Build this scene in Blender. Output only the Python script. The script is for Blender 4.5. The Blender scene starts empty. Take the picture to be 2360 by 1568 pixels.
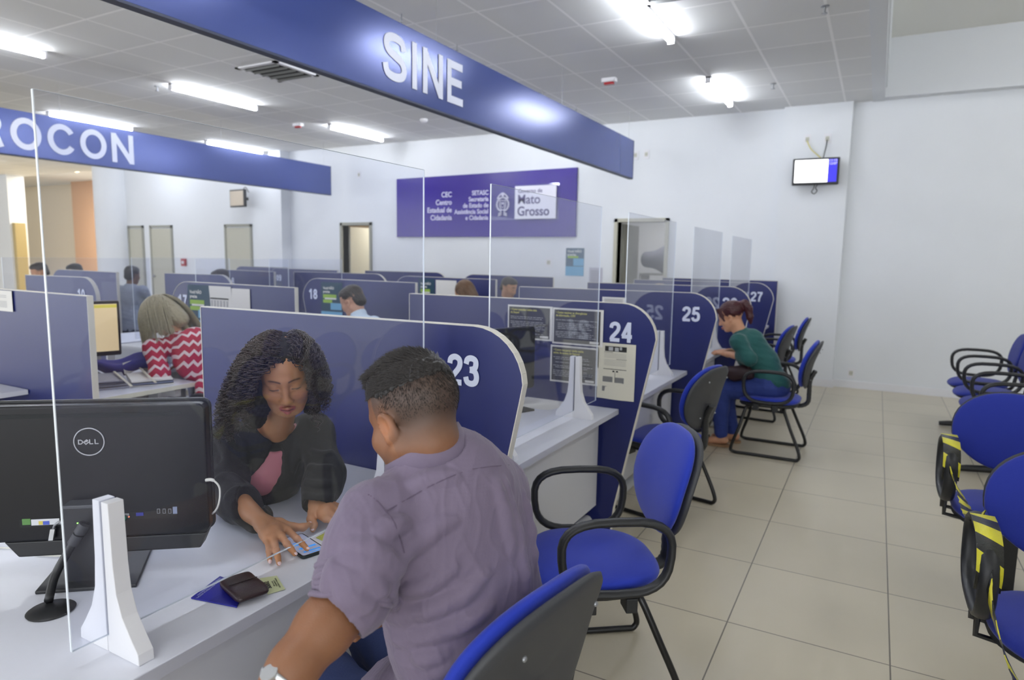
import bpy, math, random
import numpy as np
from mathutils import Vector, Matrix, Euler
random.seed(7)
rng = np.random.default_rng(11)
SC = bpy.context.scene
COL = SC.collection
R = math.radians

# ------------------------------------------------------------ camera, world, exposure
CAM_F, CAM_H = 1525.0, 1.55
_y, _p, _r = R(28.7), R(7.06), R(0.95)
FW = Vector((-math.sin(_y) * math.cos(_p), math.cos(_y) * math.cos(_p), -math.sin(_p)))
_ri = Vector((math.cos(_y), math.sin(_y), 0)); _up = _ri.cross(FW)
RT = _ri * math.cos(_r) + _up * math.sin(_r)
UP = -_ri * math.sin(_r) + _up * math.cos(_r)
cam = bpy.data.cameras.new('camera'); camo = bpy.data.objects.new('camera', cam); COL.objects.link(camo)
m = Matrix.Identity(4)
for i in range(3):
    m[i][0] = RT[i]; m[i][1] = UP[i]; m[i][2] = -FW[i]
m.translation = Vector((0, 0, CAM_H)); camo.matrix_world = m
cam.sensor_width = 36; cam.sensor_fit = 'HORIZONTAL'; cam.lens = 36 * CAM_F / 2360; cam.clip_start = 0.02
cam.dof.use_dof = True; cam.dof.focus_distance = 1.75; cam.dof.aperture_fstop = 3.6
SC.camera = camo
W = bpy.data.worlds.new('world'); SC.world = W; W.use_nodes = True
W.node_tree.nodes['Background'].inputs[0].default_value = (0.92, 0.955, 1.0, 1)
W.node_tree.nodes['Background'].inputs[1].default_value = 1.65
SC.view_settings.view_transform = 'Standard'; SC.view_settings.look = 'None'
SC.view_settings.exposure = 0.86; SC.view_settings.gamma = 1.0; SC.view_settings.use_curve_mapping = False
TUBE_POWER = 30.0

# ------------------------------------------------------------ where a point of the photo lies in the room
def ray(px, py):
    return (RT * ((px - 1180) / CAM_F) + UP * ((784 - py) / CAM_F) + FW)
def at(px, py, x=None, y=None, z=None, d=None):
    v = ray(px, py)
    if z is not None: t = (z - CAM_H) / v.z
    elif y is not None: t = y / v.y
    elif x is not None: t = x / v.x
    else: t = d
    return Vector((0, 0, CAM_H)) + v * t

# ------------------------------------------------------------ object helpers
def tag(o, label=None, cat=None, group=None, kind=None):
    if label: o['label'] = label
    if cat: o['category'] = cat
    if group: o['group'] = group
    if kind: o['kind'] = kind
    return o
def empty(name, loc, rz=0.0, label=None, cat=None, group=None):
    o = bpy.data.objects.new(name, None); COL.objects.link(o)
    o.location = loc; o.rotation_euler = (0, 0, rz); o.empty_display_size = 0.05
    return tag(o, label, cat, group)
def children(o): return [c for c in bpy.data.objects if c.parent == o]
def copy_tree(o, parent=None):
    c = o.copy(); COL.objects.link(c)
    if parent is not None: c.parent = parent
    for ch in children(o): copy_tree(ch, c)
    return c
def dup(o, loc, rz, label, group=None):
    c = copy_tree(o); c.location = loc; c.rotation_euler = (0, 0, rz); c['label'] = label
    if group: c['group'] = group
    return c

class MB:
    def __init__(s): s.v = []; s.f = []; s.m = []
    def add(s, vs, fs, m=0):
        b = len(s.v); s.v += [tuple(v) for v in vs]
        s.f += [tuple(b + i for i in f) for f in fs]; s.m += [m] * len(fs); return s
    def box(s, a, b, m=0):
        x0, y0, z0 = (min(a[i], b[i]) for i in range(3)); x1, y1, z1 = (max(a[i], b[i]) for i in range(3))
        return s.add([(x0,y0,z0),(x1,y0,z0),(x1,y1,z0),(x0,y1,z0),(x0,y0,z1),(x1,y0,z1),(x1,y1,z1),(x0,y1,z1)],
                     [(0,3,2,1),(4,5,6,7),(0,1,5,4),(1,2,6,5),(2,3,7,6),(3,0,4,7)], m)
    def prism(s, poly, fn, t0, t1, m=0, mside=None):
        """poly: 2D outline, fn(u,v,t)->xyz ; extruded from t0 to t1"""
        n = len(poly)
        vs = [fn(u, v, t0) for u, v in poly] + [fn(u, v, t1) for u, v in poly]
        s.add(vs, [tuple(range(n))[::-1], tuple(range(n, 2 * n))], m)
        b = len(s.v) - 2 * n
        for i in range(n):
            j = (i + 1) % n
            s.f.append((b + i, b + j, b + n + j, b + n + i)); s.m.append(m if mside is None else mside)
        return s
    def tube(s, pts, r, n=8, closed=False, m=0, flat=None, cap=True, upv=None):
        pts = [Vector(p) for p in pts]; N = len(pts)
        rr = r if hasattr(r, '__len__') else [r] * N
        prev = None; rings = []
        for i, p in enumerate(pts):
            if closed: t = pts[(i + 1) % N] - pts[i - 1]
            else: t = pts[min(i + 1, N - 1)] - pts[max(i - 1, 0)]
            if t.length < 1e-9: t = Vector((0, 0, 1))
            t.normalize()
            if upv is not None: a = Vector(upv) - t * Vector(upv).dot(t)
            elif prev is None:
                a = Vector((0, 0, 1)) if abs(t.z) < .9 else Vector((1, 0, 0)); a = a - t * a.dot(t)
            else: a = prev - t * prev.dot(t)
            a.normalize(); prev = a; b = t.cross(a)
            fa, fb = flat if flat else (1, 1)
            rings.append([p + (a * math.cos(k * 2 * math.pi / n) * fa + b * math.sin(k * 2 * math.pi / n) * fb) * rr[i] for k in range(n)])
        vs = [v for ring in rings for v in ring]; fs = []
        for i in range(N if closed else N - 1):
            j = (i + 1) % N
            for k in range(n):
                l = (k + 1) % n; fs.append((i * n + k, i * n + l, j * n + l, j * n + k))
        if not closed and cap:
            fs.append(tuple(range(n))[::-1]); fs.append(tuple((N - 1) * n + k for k in range(n)))
        return s.add(vs, fs, m)
    def lathe(s, prof, c=(0, 0, 0), n=24, m=0):
        """prof list of (r,z)"""
        vs = [(c[0] + r * math.cos(k * 2 * math.pi / n), c[1] + r * math.sin(k * 2 * math.pi / n), c[2] + z) for r, z in prof for k in range(n)]
        fs = [(i * n + k, i * n + (k + 1) % n, (i + 1) * n + (k + 1) % n, (i + 1) * n + k) for i in range(len(prof) - 1) for k in range(n)]
        if prof[0][0] > 1e-6: fs.append(tuple(range(n))[::-1])
        if prof[-1][0] > 1e-6: fs.append(tuple((len(prof) - 1) * n + k for k in range(n)))
        return s.add(vs, fs, m)
    def ball(s, c, r, m=0, nu=16, nv=10, fn=None):
        r = r if hasattr(r, '__len__') else (r, r, r); vs = []; fs = []
        for i in range(nv + 1):
            t = math.pi * i / nv
            for k in range(nu):
                a = 2 * math.pi * k / nu
                p = Vector((r[0] * math.sin(t) * math.cos(a), r[1] * math.sin(t) * math.sin(a), r[2] * math.cos(t)))
                if fn: p = fn(p)
                vs.append(Vector(c) + p)
        for i in range(nv):
            for k in range(nu):
                fs.append((i * nu + k, i * nu + (k + 1) % nu, (i + 1) * nu + (k + 1) % nu, (i + 1) * nu + k))
        return s.add(vs, fs, m)
    def pad(s, a, b, t, ex=2.6, p=3.0, nr=9, nc=40, m=0, warp=None, shape=None):
        """cushion: superellipse a x b in the uv plane, thickness t; warp(u,v,w)->xyz"""
        vs = []; fs = []; idx = {}
        for side in (1, -1):
            for i in range(nr + 1):
                q = math.sin(math.pi / 2 * i / nr)
                w = side * t / 2 * (max(0, 1 - q ** p)) ** (1 / p)
                if side == -1 and i == nr: continue
                for k in range(nc):
                    an = 2 * math.pi * k / nc; c, sn = math.cos(an), math.sin(an)
                    u = a * q * math.copysign(abs(c) ** (2 / ex), c); v = b * q * math.copysign(abs(sn) ** (2 / ex), sn)
                    if shape: u, v = shape(u, v)
                    idx[(side, i, k)] = len(vs); vs.append(warp(u, v, w) if warp else (u, v, w))
        for k in range(nc): idx[(-1, nr, k)] = idx[(1, nr, k)]
        for side in (1, -1):
            for i in range(nr):
                for k in range(nc):
                    l = (k + 1) % nc; f = (idx[(side, i, k)], idx[(side, i + 1, k)], idx[(side, i + 1, l)], idx[(side, i, l)])
                    fs.append(f if side == 1 else f[::-1])
        return s.add(vs, fs, m)
    def build(s, name, mats, parent=None, smooth=False, bevel=0, loc=None, rot=None, weld=False):
        me = bpy.data.meshes.new(name); me.from_pydata(s.v, [], s.f)
        mats = mats if isinstance(mats, (list, tuple)) else [mats]
        for mt in mats: me.materials.append(mt)
        if len(mats) > 1: me.polygons.foreach_set('material_index', s.m)
        if smooth:
            me.polygons.foreach_set('use_smooth', [True] * len(me.polygons))
            if smooth != 'full':
                try: me.set_sharp_from_angle(angle=R(50))
                except Exception: pass
        me.update(); o = bpy.data.objects.new(name, me); COL.objects.link(o)
        if parent is not None: o.parent = parent
        if loc is not None: o.location = loc
        if rot is not None: o.rotation_euler = rot
        if bevel:
            b = o.modifiers.new('bevel', 'BEVEL'); b.width = bevel; b.segments = 3; b.limit_method = 'ANGLE'; b.angle_limit = R(40)
        return o

def rpoly(w, h, r, n=5, c=(0, 0)):
    out = []
    for cx, cy, a0 in ((w/2 - r, h/2 - r, 0), (-w/2 + r, h/2 - r, 90), (-w/2 + r, -h/2 + r, 180), (w/2 - r, -h/2 + r, 270)):
        for i in range(n + 1):
            a = R(a0 + 90 * i / n); out.append((c[0] + cx + r * math.cos(a), c[1] + cy + r * math.sin(a)))
    return out
def spline(pts, n=8, closed=False):
    P = [Vector(p) for p in pts]; N = len(P); out = []
    for i in range(N if closed else N - 1):
        g = lambda j: P[j % N] if closed else P[min(max(j, 0), N - 1)]
        a, b, c, d = g(i - 1), g(i), g(i + 1), g(i + 2)
        for k in range(n):
            t = k / n
            out.append(0.5 * ((2 * b) + (c - a) * t + (2 * a - 5 * b + 4 * c - d) * t * t + (3 * b - a - 3 * c + d) * t ** 3))
    if not closed: out.append(P[-1])
    return out

DG = {'t': None}
def text_mesh(name, body, size, mat, parent, origin, ux, uy, depth=0.002, bold=0.0, align='CENTER', space=1.0, sx=1.0, line=1.0, alias=None):
    """letters lying in the plane origin + u*ux + v*uy"""
    cu = bpy.data.curves.new('t', 'FONT'); cu.body = body; cu.size = size; cu.align_x = align; cu.align_y = 'CENTER'
    cu.extrude = depth / 2; cu.offset = bold; cu.space_character = space; cu.space_line = line; cu.resolution_u = 6
    to = bpy.data.objects.new('t', cu); COL.objects.link(to)
    dg = bpy.context.evaluated_depsgraph_get(); me = bpy.data.meshes.new_from_object(to.evaluated_get(dg))
    bpy.data.objects.remove(to); bpy.data.curves.remove(cu)
    ux = Vector(ux).normalized(); uy = Vector(uy).normalized(); uz = ux.cross(uy)
    M = Matrix(((ux.x * sx, uy.x, uz.x, origin[0]), (ux.y * sx, uy.y, uz.y, origin[1]), (ux.z * sx, uy.z, uz.z, origin[2]), (0, 0, 0, 1)))
    me.transform(M); me.name = name; me.materials.clear(); me.materials.append(mat)
    o = bpy.data.objects.new(name, me); COL.objects.link(o)
    if parent is not None: o.parent = parent
    return o

# ------------------------------------------------------------ materials
MT = {}
def _lin(c):
    return tuple(((x / 255) / 12.92 if x / 255 <= .04045 else ((x / 255 + .055) / 1.055) ** 2.4) for x in c)
def mat(name, rgb, rough=0.5, metal=0.0, spec=0.5, noise=0, nscale=30, bump=0, bscale=200, emit=0, coat=0, sheen=0, lin=False, stretch=None, sub=0):
    if name in MT: return MT[name]
    M = bpy.data.materials.new(name); M.use_nodes = True; nt = M.node_tree; b = nt.nodes['Principled BSDF']
    c = rgb if lin else _lin(rgb); b.inputs['Base Color'].default_value = (*c, 1)
    b.inputs['Roughness'].default_value = rough; b.inputs['Metallic'].default_value = metal
    b.inputs['Specular IOR Level'].default_value = spec
    if coat: b.inputs['Coat Weight'].default_value = coat; b.inputs['Coat Roughness'].default_value = .1
    if sheen: b.inputs['Sheen Weight'].default_value = sheen; b.inputs['Sheen Roughness'].default_value = .4
    if sub: b.inputs['Subsurface Weight'].default_value = sub; b.inputs['Subsurface Radius'].default_value = (.9, .3, .15); b.inputs['Subsurface Scale'].default_value = .012
    if emit: b.inputs['Emission Color'].default_value = (*c, 1); b.inputs['Emission Strength'].default_value = emit
    tc = nt.nodes.new('ShaderNodeTexCoord'); src = tc.outputs['Object']
    if stretch:
        mp = nt.nodes.new('ShaderNodeMapping'); mp.inputs['Scale'].default_value = stretch; nt.links.new(src, mp.inputs[0]); src = mp.outputs[0]
    if noise:
        n = nt.nodes.new('ShaderNodeTexNoise'); n.inputs['Scale'].default_value = nscale; n.inputs['Detail'].default_value = 4
        nt.links.new(src, n.inputs['Vector'])
        mx = nt.nodes.new('ShaderNodeMix'); mx.data_type = 'RGBA'
        mx.inputs[6].default_value = (*[x * (1 - noise) for x in c], 1); mx.inputs[7].default_value = (*[min(1, x * (1 + noise)) for x in c], 1)
        nt.links.new(n.outputs['Fac'], mx.inputs[0]); nt.links.new(mx.outputs[2], b.inputs['Base Color'])
    if bump:
        n = nt.nodes.new('ShaderNodeTexNoise'); n.inputs['Scale'].default_value = bscale; n.inputs['Detail'].default_value = 3
        nt.links.new(src, n.inputs['Vector']); bp = nt.nodes.new('ShaderNodeBump'); bp.inputs['Strength'].default_value = bump; bp.inputs['Distance'].default_value = .002
        nt.links.new(n.outputs['Fac'], bp.inputs['Height']); nt.links.new(bp.outputs[0], b.inputs['Normal'])
    MT[name] = M; return M

def grid_mat(name, base, linec, px, py, ox, oy, w, rough, var=.04, cloud=.06, bumpd=.004, spec=.5, linemix=1.0, cscale=1.4):
    M = bpy.data.materials.new(name); M.use_nodes = True; nt = M.node_tree; N = nt.nodes; L = nt.links; b = N['Principled BSDF']
    b.inputs['Roughness'].default_value = rough; b.inputs['Specular IOR Level'].default_value = spec
    tc = N.new('ShaderNodeTexCoord'); sp = N.new('ShaderNodeSeparateXYZ'); L.new(tc.outputs['Object'], sp.inputs[0])
    def mth(op, a, bb=None):
        n = N.new('ShaderNodeMath'); n.operation = op
        for i, v in enumerate((a, bb)):
            if v is None: continue
            if isinstance(v, (int, float)): n.inputs[i].default_value = v
            else: L.new(v, n.inputs[i])
        return n.outputs[0]
    ds = []; cells = []
    for ch, pp, oo in ((0, px, ox), (1, py, oy)):
        t = mth('DIVIDE', mth('SUBTRACT', sp.outputs[ch], oo), pp)
        cells.append(mth('FLOOR', t)); fr = mth('SUBTRACT', t, cells[-1])
        ds.append(mth('MULTIPLY', mth('MINIMUM', fr, mth('SUBTRACT', 1.0, fr)), pp))
    d = mth('MINIMUM', ds[0], ds[1]); line = mth('LESS_THAN', d, w)
    cb = N.new('ShaderNodeCombineXYZ'); L.new(cells[0], cb.inputs[0]); L.new(cells[1], cb.inputs[1])
    wn = N.new('ShaderNodeTexWhiteNoise'); wn.noise_dimensions = '2D'; L.new(cb.outputs[0], wn.inputs[0])
    no = N.new('ShaderNodeTexNoise'); no.inputs['Scale'].default_value = cscale; no.inputs['Detail'].default_value = 5; L.new(tc.outputs['Object'], no.inputs['Vector'])
    k = mth('ADD', mth('MULTIPLY', mth('SUBTRACT', wn.outputs['Value'], .5), var * 2), mth('MULTIPLY', mth('SUBTRACT', no.outputs['Fac'], .5), cloud * 4))
    k = mth('ADD', k, 1.0)
    vm = N.new('ShaderNodeVectorMath'); vm.operation = 'SCALE'; vm.inputs[0].default_value = _lin(base); L.new(k, vm.inputs['Scale'])
    mx = N.new('ShaderNodeMix'); mx.data_type = 'RGBA'; L.new(mth('MULTIPLY', line, linemix), mx.inputs[0]); L.new(vm.outputs[0], mx.inputs[6]); mx.inputs[7].default_value = (*_lin(linec), 1)
    L.new(mx.outputs[2], b.inputs['Base Color'])
    if bumpd:
        bp = N.new('ShaderNodeBump'); bp.inputs['Strength'].default_value = .5; bp.inputs['Distance'].default_value = abs(bumpd)
        L.new(mth('SUBTRACT', 1.0, line) if bumpd > 0 else line, bp.inputs['Height']); L.new(bp.outputs[0], b.inputs['Normal'])
    MT[name] = M; return M

def glass_mat(name, haze=.014, tint=(.96, .97, 1.0)):
    M = bpy.data.materials.new(name); M.use_nodes = True; nt = M.node_tree; N = nt.nodes; L = nt.links; N.remove(N['Principled BSDF'])
    out = [n for n in N if n.type == 'OUTPUT_MATERIAL'][0]
    tr = N.new('ShaderNodeBsdfTransparent'); tr.inputs[0].default_value = (*tint, 1)
    gl = N.new('ShaderNodeBsdfGlossy'); gl.inputs['Roughness'].default_value = .02
    fr = N.new('ShaderNodeFresnel'); fr.inputs[0].default_value = 1.65
    ge = N.new('ShaderNodeNewGeometry')
    mv = N.new('ShaderNodeMix'); mv.data_type = 'VECTOR'; L.new(ge.outputs['Backfacing'], mv.inputs[0]); L.new(ge.outputs['Normal'], mv.inputs[4]); L.new(ge.outputs['Normal'], mv.inputs[5])
    # the Fresnel node flips its index on back faces; use a Schlick curve from the facing value instead
    lw = N.new('ShaderNodeLayerWeight'); lw.inputs[0].default_value = .5
    pw = N.new('ShaderNodeMath'); pw.operation = 'POWER'; pw.inputs[1].default_value = 4.5; L.new(lw.outputs['Facing'], pw.inputs[0])
    ma = N.new('ShaderNodeMath'); ma.operation = 'MULTIPLY_ADD'; ma.inputs[1].default_value = .9; ma.inputs[2].default_value = .033; L.new(pw.outputs[0], ma.inputs[0])
    mx = N.new('ShaderNodeMixShader'); L.new(ma.outputs[0], mx.inputs[0]); L.new(tr.outputs[0], mx.inputs[1]); L.new(gl.outputs[0], mx.inputs[2])
    df = N.new('ShaderNodeBsdfDiffuse'); df.inputs[0].default_value = (.8, .82, .9, 1)
    m2 = N.new('ShaderNodeMixShader'); m2.inputs[0].default_value = haze; L.new(mx.outputs[0], m2.inputs[1]); L.new(df.outputs[0], m2.inputs[2])
    L.new(m2.outputs[0], out.inputs[0]); N.remove(mv); N.remove(ge); N.remove(fr)
    MT[name] = M; return M

WALL = mat('white wall paint', (226, 229, 233), .6, noise=.02, nscale=3)
CREAM = mat('cream wall paint', (222, 208, 182), .6)
BLUE = mat('blue laminate', (27, 36, 98), .34, spec=.6, noise=.04, nscale=4)
EDGE = mat('cream edge band', (214, 210, 200), .5)
DESK = mat('white desk laminate', (222, 224, 234), .32, noise=.015, nscale=60)
DGREY = mat('light grey desk edge', (186, 187, 198), .4)
WHITE = mat('white plastic', (228, 228, 232), .45)
NUM = mat('pale number vinyl', (214, 220, 240), .4)
FAB = mat('blue chair fabric', (17, 48, 172), .75, sheen=.25, noise=.10, nscale=600, bump=.5, bscale=900)
FABB = mat('blue bench fabric', (22, 42, 146), .8, sheen=.2, noise=.08, nscale=600, bump=.5, bscale=900)
BLK = mat('black plastic', (30, 31, 34), .42)
SHELL = mat('charcoal moulded shell', (58, 59, 63), .55, bump=.15, bscale=700)
STEEL = mat('black painted steel', (16, 16, 18), .28)
ACR = glass_mat('clear acrylic')
ACRE = mat('acrylic edge with painted gleam', (225, 232, 240), .25, spec=.8)  # whitish colour stands in for light caught by the clear edge
PAPER = mat('white paper', (226, 224, 220), .7)
INK = mat('black ink', (38, 38, 42), .7)
MET = mat('grey metal', (150, 152, 156), .35, metal=.6)
def _ell(cx, cy, rx, ry, a0=0, a1=360, n=28): return [(cx + rx * math.cos(R(a0 + (a1 - a0) * i / n)), cy + ry * math.sin(R(a0 + (a1 - a0) * i / n))) for i in range(n + 1)]
def _sp(*p): return [(q.x, q.y) for q in spline([(a, b, 0) for a, b in p], 6)]
def _rot(L, w): return [[(w - x, 1 - y) for x, y in s] for s in L]
_six = [_ell(.28, .32, .185, .225), _sp((.47, .75), (.40, .87), (.28, .905), (.15, .80), (.095, .55), (.095, .32))]
GLY = {
 'S': (.72, [_sp((.62, .69), (.57, .85), (.36, .905), (.16, .85), (.115, .73), (.18, .61), (.37, .53), (.56, .45), (.635, .30), (.57, .15), (.36, .095), (.14, .15), (.075, .33))]),
 'I': (.30, [[(.15, 0), (.15, 1)]]), 'N': (.76, [[(.11, 0), (.11, 1)], [(.65, 0), (.65, 1)], [(.12, .93), (.64, .07)]]),
 'E': (.68, [[(.12, 0), (.12, 1)], [(.12, .91), (.62, .91)], [(.12, .515), (.59, .515)], [(.12, .09), (.64, .09)]]),
 'O': (.84, [_ell(.42, .5, .31, .405)]), 'C': (.80, [_ell(.42, .5, .31, .405, 32, 328)]),
 'R': (.78, [[(.12, 0), (.12, 1)], [(.12, .91), (.42, .91)] + _ell(.43, .695, .19, .215, 90, -90)[1:] + [(.12, .48)], _sp((.45, .47), (.55, .33), (.66, .0))]),
 'P': (.72, [[(.12, 0), (.12, 1)], [(.12, .91), (.40, .91)] + _ell(.42, .68, .19, .23, 90, -90)[1:] + [(.12, .45)]]),
 '0': (.56, [_ell(.28, .5, .185, .405)]), '1': (.56, [[(.34, 0), (.34, 1)], _sp((.32, .93), (.24, .80), (.08, .71))]),
 '2': (.56, [_sp((.08, .68), (.12, .84), (.28, .905), (.43, .84), (.465, .69), (.41, .54), (.26, .36), (.14, .22), (.09, .08)), [(.03, .09), (.53, .09)]]),
 '3': (.56, [_sp((.08, .71), (.13, .86), (.27, .905), (.41, .85), (.44, .71), (.38, .58), (.22, .535)), _sp((.22, .535), (.40, .49), (.47, .32), (.42, .15), (.27, .095), (.12, .15), (.07, .30))]),
 '4': (.56, [[(.39, 0), (.39, 1)], [(.38, .95), (.07, .30)], [(.02, .29), (.54, .29)]]),
 '5': (.56, [[(.15, .91), (.50, .91)], [(.17, .95), (.11, .47)], _sp((.10, .50), (.25, .585), (.42, .52), (.47, .33), (.42, .16), (.26, .095), (.12, .15), (.07, .28))]),
 '6': (.56, _six), '9': (.56, _rot(_six, .56)), '7': (.56, [[(.03, .91), (.53, .91)], _sp((.47, .90), (.33, .62), (.24, .35), (.21, 0))]),
 '8': (.56, [_ell(.28, .715, .15, .185), _ell(.28, .30, .185, .205)]),
}
def glyphs(name, word, size, m, parent, origin, ux, uy, t=.19, sx=1.0, gap=.06, depth=.002):
    """heavy block lettering; origin = centre of the word"""
    ux = Vector(ux).normalized(); uy = Vector(uy).normalized(); uz = ux.cross(uy); O = Vector(origin)
    tot = sum(GLY[c][0] * sx + gap for c in word) - gap; x = -tot / 2; mb = MB()
    k_ = 0
    for c in word:
        for st in GLY[c][1]:
            k_ += 1; O2 = O + uz * (.00035 * (k_ % 5))
            P = [Vector((x + a * sx, b - .5)) for a, b in st]
            clean = [P[0]]
            for p in P[1:]:
                if (p - clean[-1]).length > 1e-4: clean.append(p)
            P = clean; closed = (P[0] - P[-1]).length < 1e-3 and len(P) > 4
            if closed: P = P[:-1]
            n = len(P); L_ = []; R_ = []
            for i in range(n):
                a = P[i - 1] if (i > 0 or closed) else P[i]; b = P[(i + 1) % n] if (i < n - 1 or closed) else P[i]
                d = (b - a).normalized(); q = Vector((-d.y, d.x)) * t / 2; L_.append(P[i] + q); R_.append(P[i] - q)
            for i in range(n if closed else n - 1):
                j = (i + 1) % n; quad = [L_[i], R_[i], R_[j], L_[j]]
                vs = [O2 + ux * (q.x * size) + uy * (q.y * size) for q in quad]; vs += [v - uz * depth for v in vs]
                mb.add(vs[:4], [(0, 1, 2, 3)])
        x += GLY[c][0] * sx + gap
    return mb.build(name, m, parent)
# ------------------------------------------------------------ the room
WY, CZ = 9.24, 3.48
FLOOR = grid_mat('beige floor tiles', (198, 189, 168), (112, 104, 92), .615, .645, -.46, 2.825, .0028, .30, var=.035, cloud=.05, spec=.55)
CEIL = grid_mat('grey ceiling tiles', (228, 229, 230), (250, 250, 251), .61, .65, -1.10, 5.98, .011, .85, var=.03, cloud=.015, bumpd=0)
def struct(name, mb, m, **k): return tag(mb.build(name, m, **k), kind='structure')
struct('floor', MB().box((-40, -6, -.1), (9, 20, 0)), FLOOR)
struct('ceiling', MB().box((-40, -6, CZ), (-.20, WY + .2, CZ + .12)), CEIL)
struct('trim_1', MB().box((-.20, -6, CZ - .01), (-.075, WY, CZ + .11)), WALL)                   # plain border beside the raised bay
struct('trim_2', MB().box((-.09, -6, CZ + .11), (-.06, WY, 4.14)), WALL)
struct('ceiling_upper', MB().box((-.09, -6, 4.14), (9, WY + .2, 4.25)), mat('upper ceiling paint', (240, 240, 234), .7))
struct('wall_beam', MB().box((-.075, WY - .16, CZ), (9, WY + .02, 4.14)), WALL)
w = MB()
DOORS = {'a': (-3.34, -2.64), 'b': (-8.62, -7.98)}
xs = [-15.3, DOORS['b'][0], DOORS['b'][1], DOORS['a'][0], DOORS['a'][1], 9]
w.box((-15.3, WY, 0), (DOORS['b'][0], WY + .15, 4.2)); w.box((DOORS['b'][1], WY, 0), (DOORS['a'][0], WY + .15, 4.2)); w.box((DOORS['a'][1], WY, 0), (9, WY + .15, 4.2))
for k in 'ab': w.box((DOORS[k][0], WY, 2.09), (DOORS[k][1], WY + .15, 4.2))
struct('wall_far', w, WALL)
struct('wall_column', MB().box((-1.17, WY - .10, 0), (-.40, WY + .02, CZ)), WALL)
struct('wall_pier', MB().box((-10.25, WY - .22, 0), (-9.95, WY + .02, CZ)), WALL)
struct('wall_right', MB().box((8.9, -6, 0), (9, WY, 4.2)), WALL)
struct('wall_left', MB().box((-40.1, -6, 0), (-40, 20, 4)), WALL)
# rounded column and the cream lobby beyond it
struct('wall_round_column', MB().lathe([(.42, 0), (.42, CZ)], (-15.62, WY, 0), 32), WALL, smooth=True)
struct('wall_lobby', MB().box((-40, 12.6, 0), (-15.3, 12.7, 4)), CREAM)
struct('wall_lobby_side', MB().box((-15.35, WY + .15, 0), (-15.3, 12.6, 4)), CREAM)
struct('ceiling_lobby', MB().box((-40, WY + .2, 3.75), (-15.3, 12.7, 3.8)), WALL)
_a = at(172, 560, y=12.2).x; _b = at(236, 560, y=12.2).x
struct('wall_lobby_niche', MB().box((_a, 12.2, 0), (_b, 12.6, 3.75)), mat('orange tan wall paint', (200, 158, 122), .6))
_a = at(26, 560, y=9.0).x
struct('wall_left_pier', MB().box((_a - 1.2, 9.0, 0), (_a, 9.4, CZ)), WALL)
struct('trim_3', MB().box((_a, 9.05, 0), (_a + .14, 9.3, 2.25)), mat('ochre frame paint', (190, 170, 120), .6))
# baseboards
struct('baseboard_far', MB().box((-2.64, WY - .015, 0), (-1.17, WY, .09)).box((-1.185, WY - .115, 0), (-.385, WY - .10, .09)).box((-.40, WY - .015, 0), (9, WY, .09)), WHITE)
struct('baseboard_far_left', MB().box((-7.98, WY - .015, 0), (-3.34, WY, .09)).box((-15.3, WY - .015, 0), (-8.62, WY, .09)), WHITE)
# doors
BEI = mat('beige door paint', (186, 184, 168), .5); BEID = mat('grey beige frame paint', (150, 150, 138), .5)
def frame(x0, x1, h=2.09, y=WY):
    return MB().box((x0 - .05, y - .03, 0), (x0, y + .15, h + .05)).box((x1, y - .03, 0), (x1 + .05, y + .15, h + .05)).box((x0 - .05, y - .03, h), (x1 + .05, y + .15, h + .05))
for i, (x0, x1) in enumerate([(-11.78, -11.07), (-14.28, -13.59), (-15.09, -14.62)]):
    d = struct('door_%d' % (i + 3), MB().box((x0, WY - .02, 0), (x1, WY + .02, 2.07)), BEI)
    struct('door_frame', frame(x0, x1), BEID, parent=d)
    MB().ball((x0 + .07, WY - .05, 1.02), .028).build('door_handle', MET, d, smooth=True)
# doorway with the store room behind it, leaf swung inwards
x0, x1 = DOORS['a']; fr = struct('door_1', frame(x0, x1), BEI)
MB().box((x0 + .01, WY + .14, .01), (x0 + .05, WY + .82, 2.07)).build('door_leaf', BEID, fr)
MB().box((x0 + .05, WY + .7, 1.0), (x0 + .10, WY + .73, 1.03)).box((x0 + .08, WY + .62, 1.0), (x0 + .10, WY + .73, 1.03)).build('door_handle', MET, fr)
struct('wall_store_room', MB().box((-5, 11.9, 0), (-1.5, 12.0, 3)).box((-5.05, WY + .15, 0), (-5, 12, 3)).box((-1.5, WY + .15, 0), (-1.45, 12, 3)).box((-5, WY + .15, 2.6), (-1.5, 12, 2.65)), WALL)
x0, x1 = DOORS['b']; fr = struct('door_2', frame(x0, x1), BEID)
MB().box((x0 + .01, WY + .14, .01), (x0 + .05, WY + .80, 2.07)).build('door_leaf', BEI, fr)
struct('wall_back_room', MB().box((-10.5, 11.4, 0), (-6.5, 11.5, 3)).box((-10.55, WY + .15, 0), (-10.5, 11.5, 3)).box((-6.5, WY + .15, 0), (-6.45, 11.5, 3)).box((-10.5, WY + .15, 2.6), (-6.5, 11.5, 2.65)), CREAM)

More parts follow.
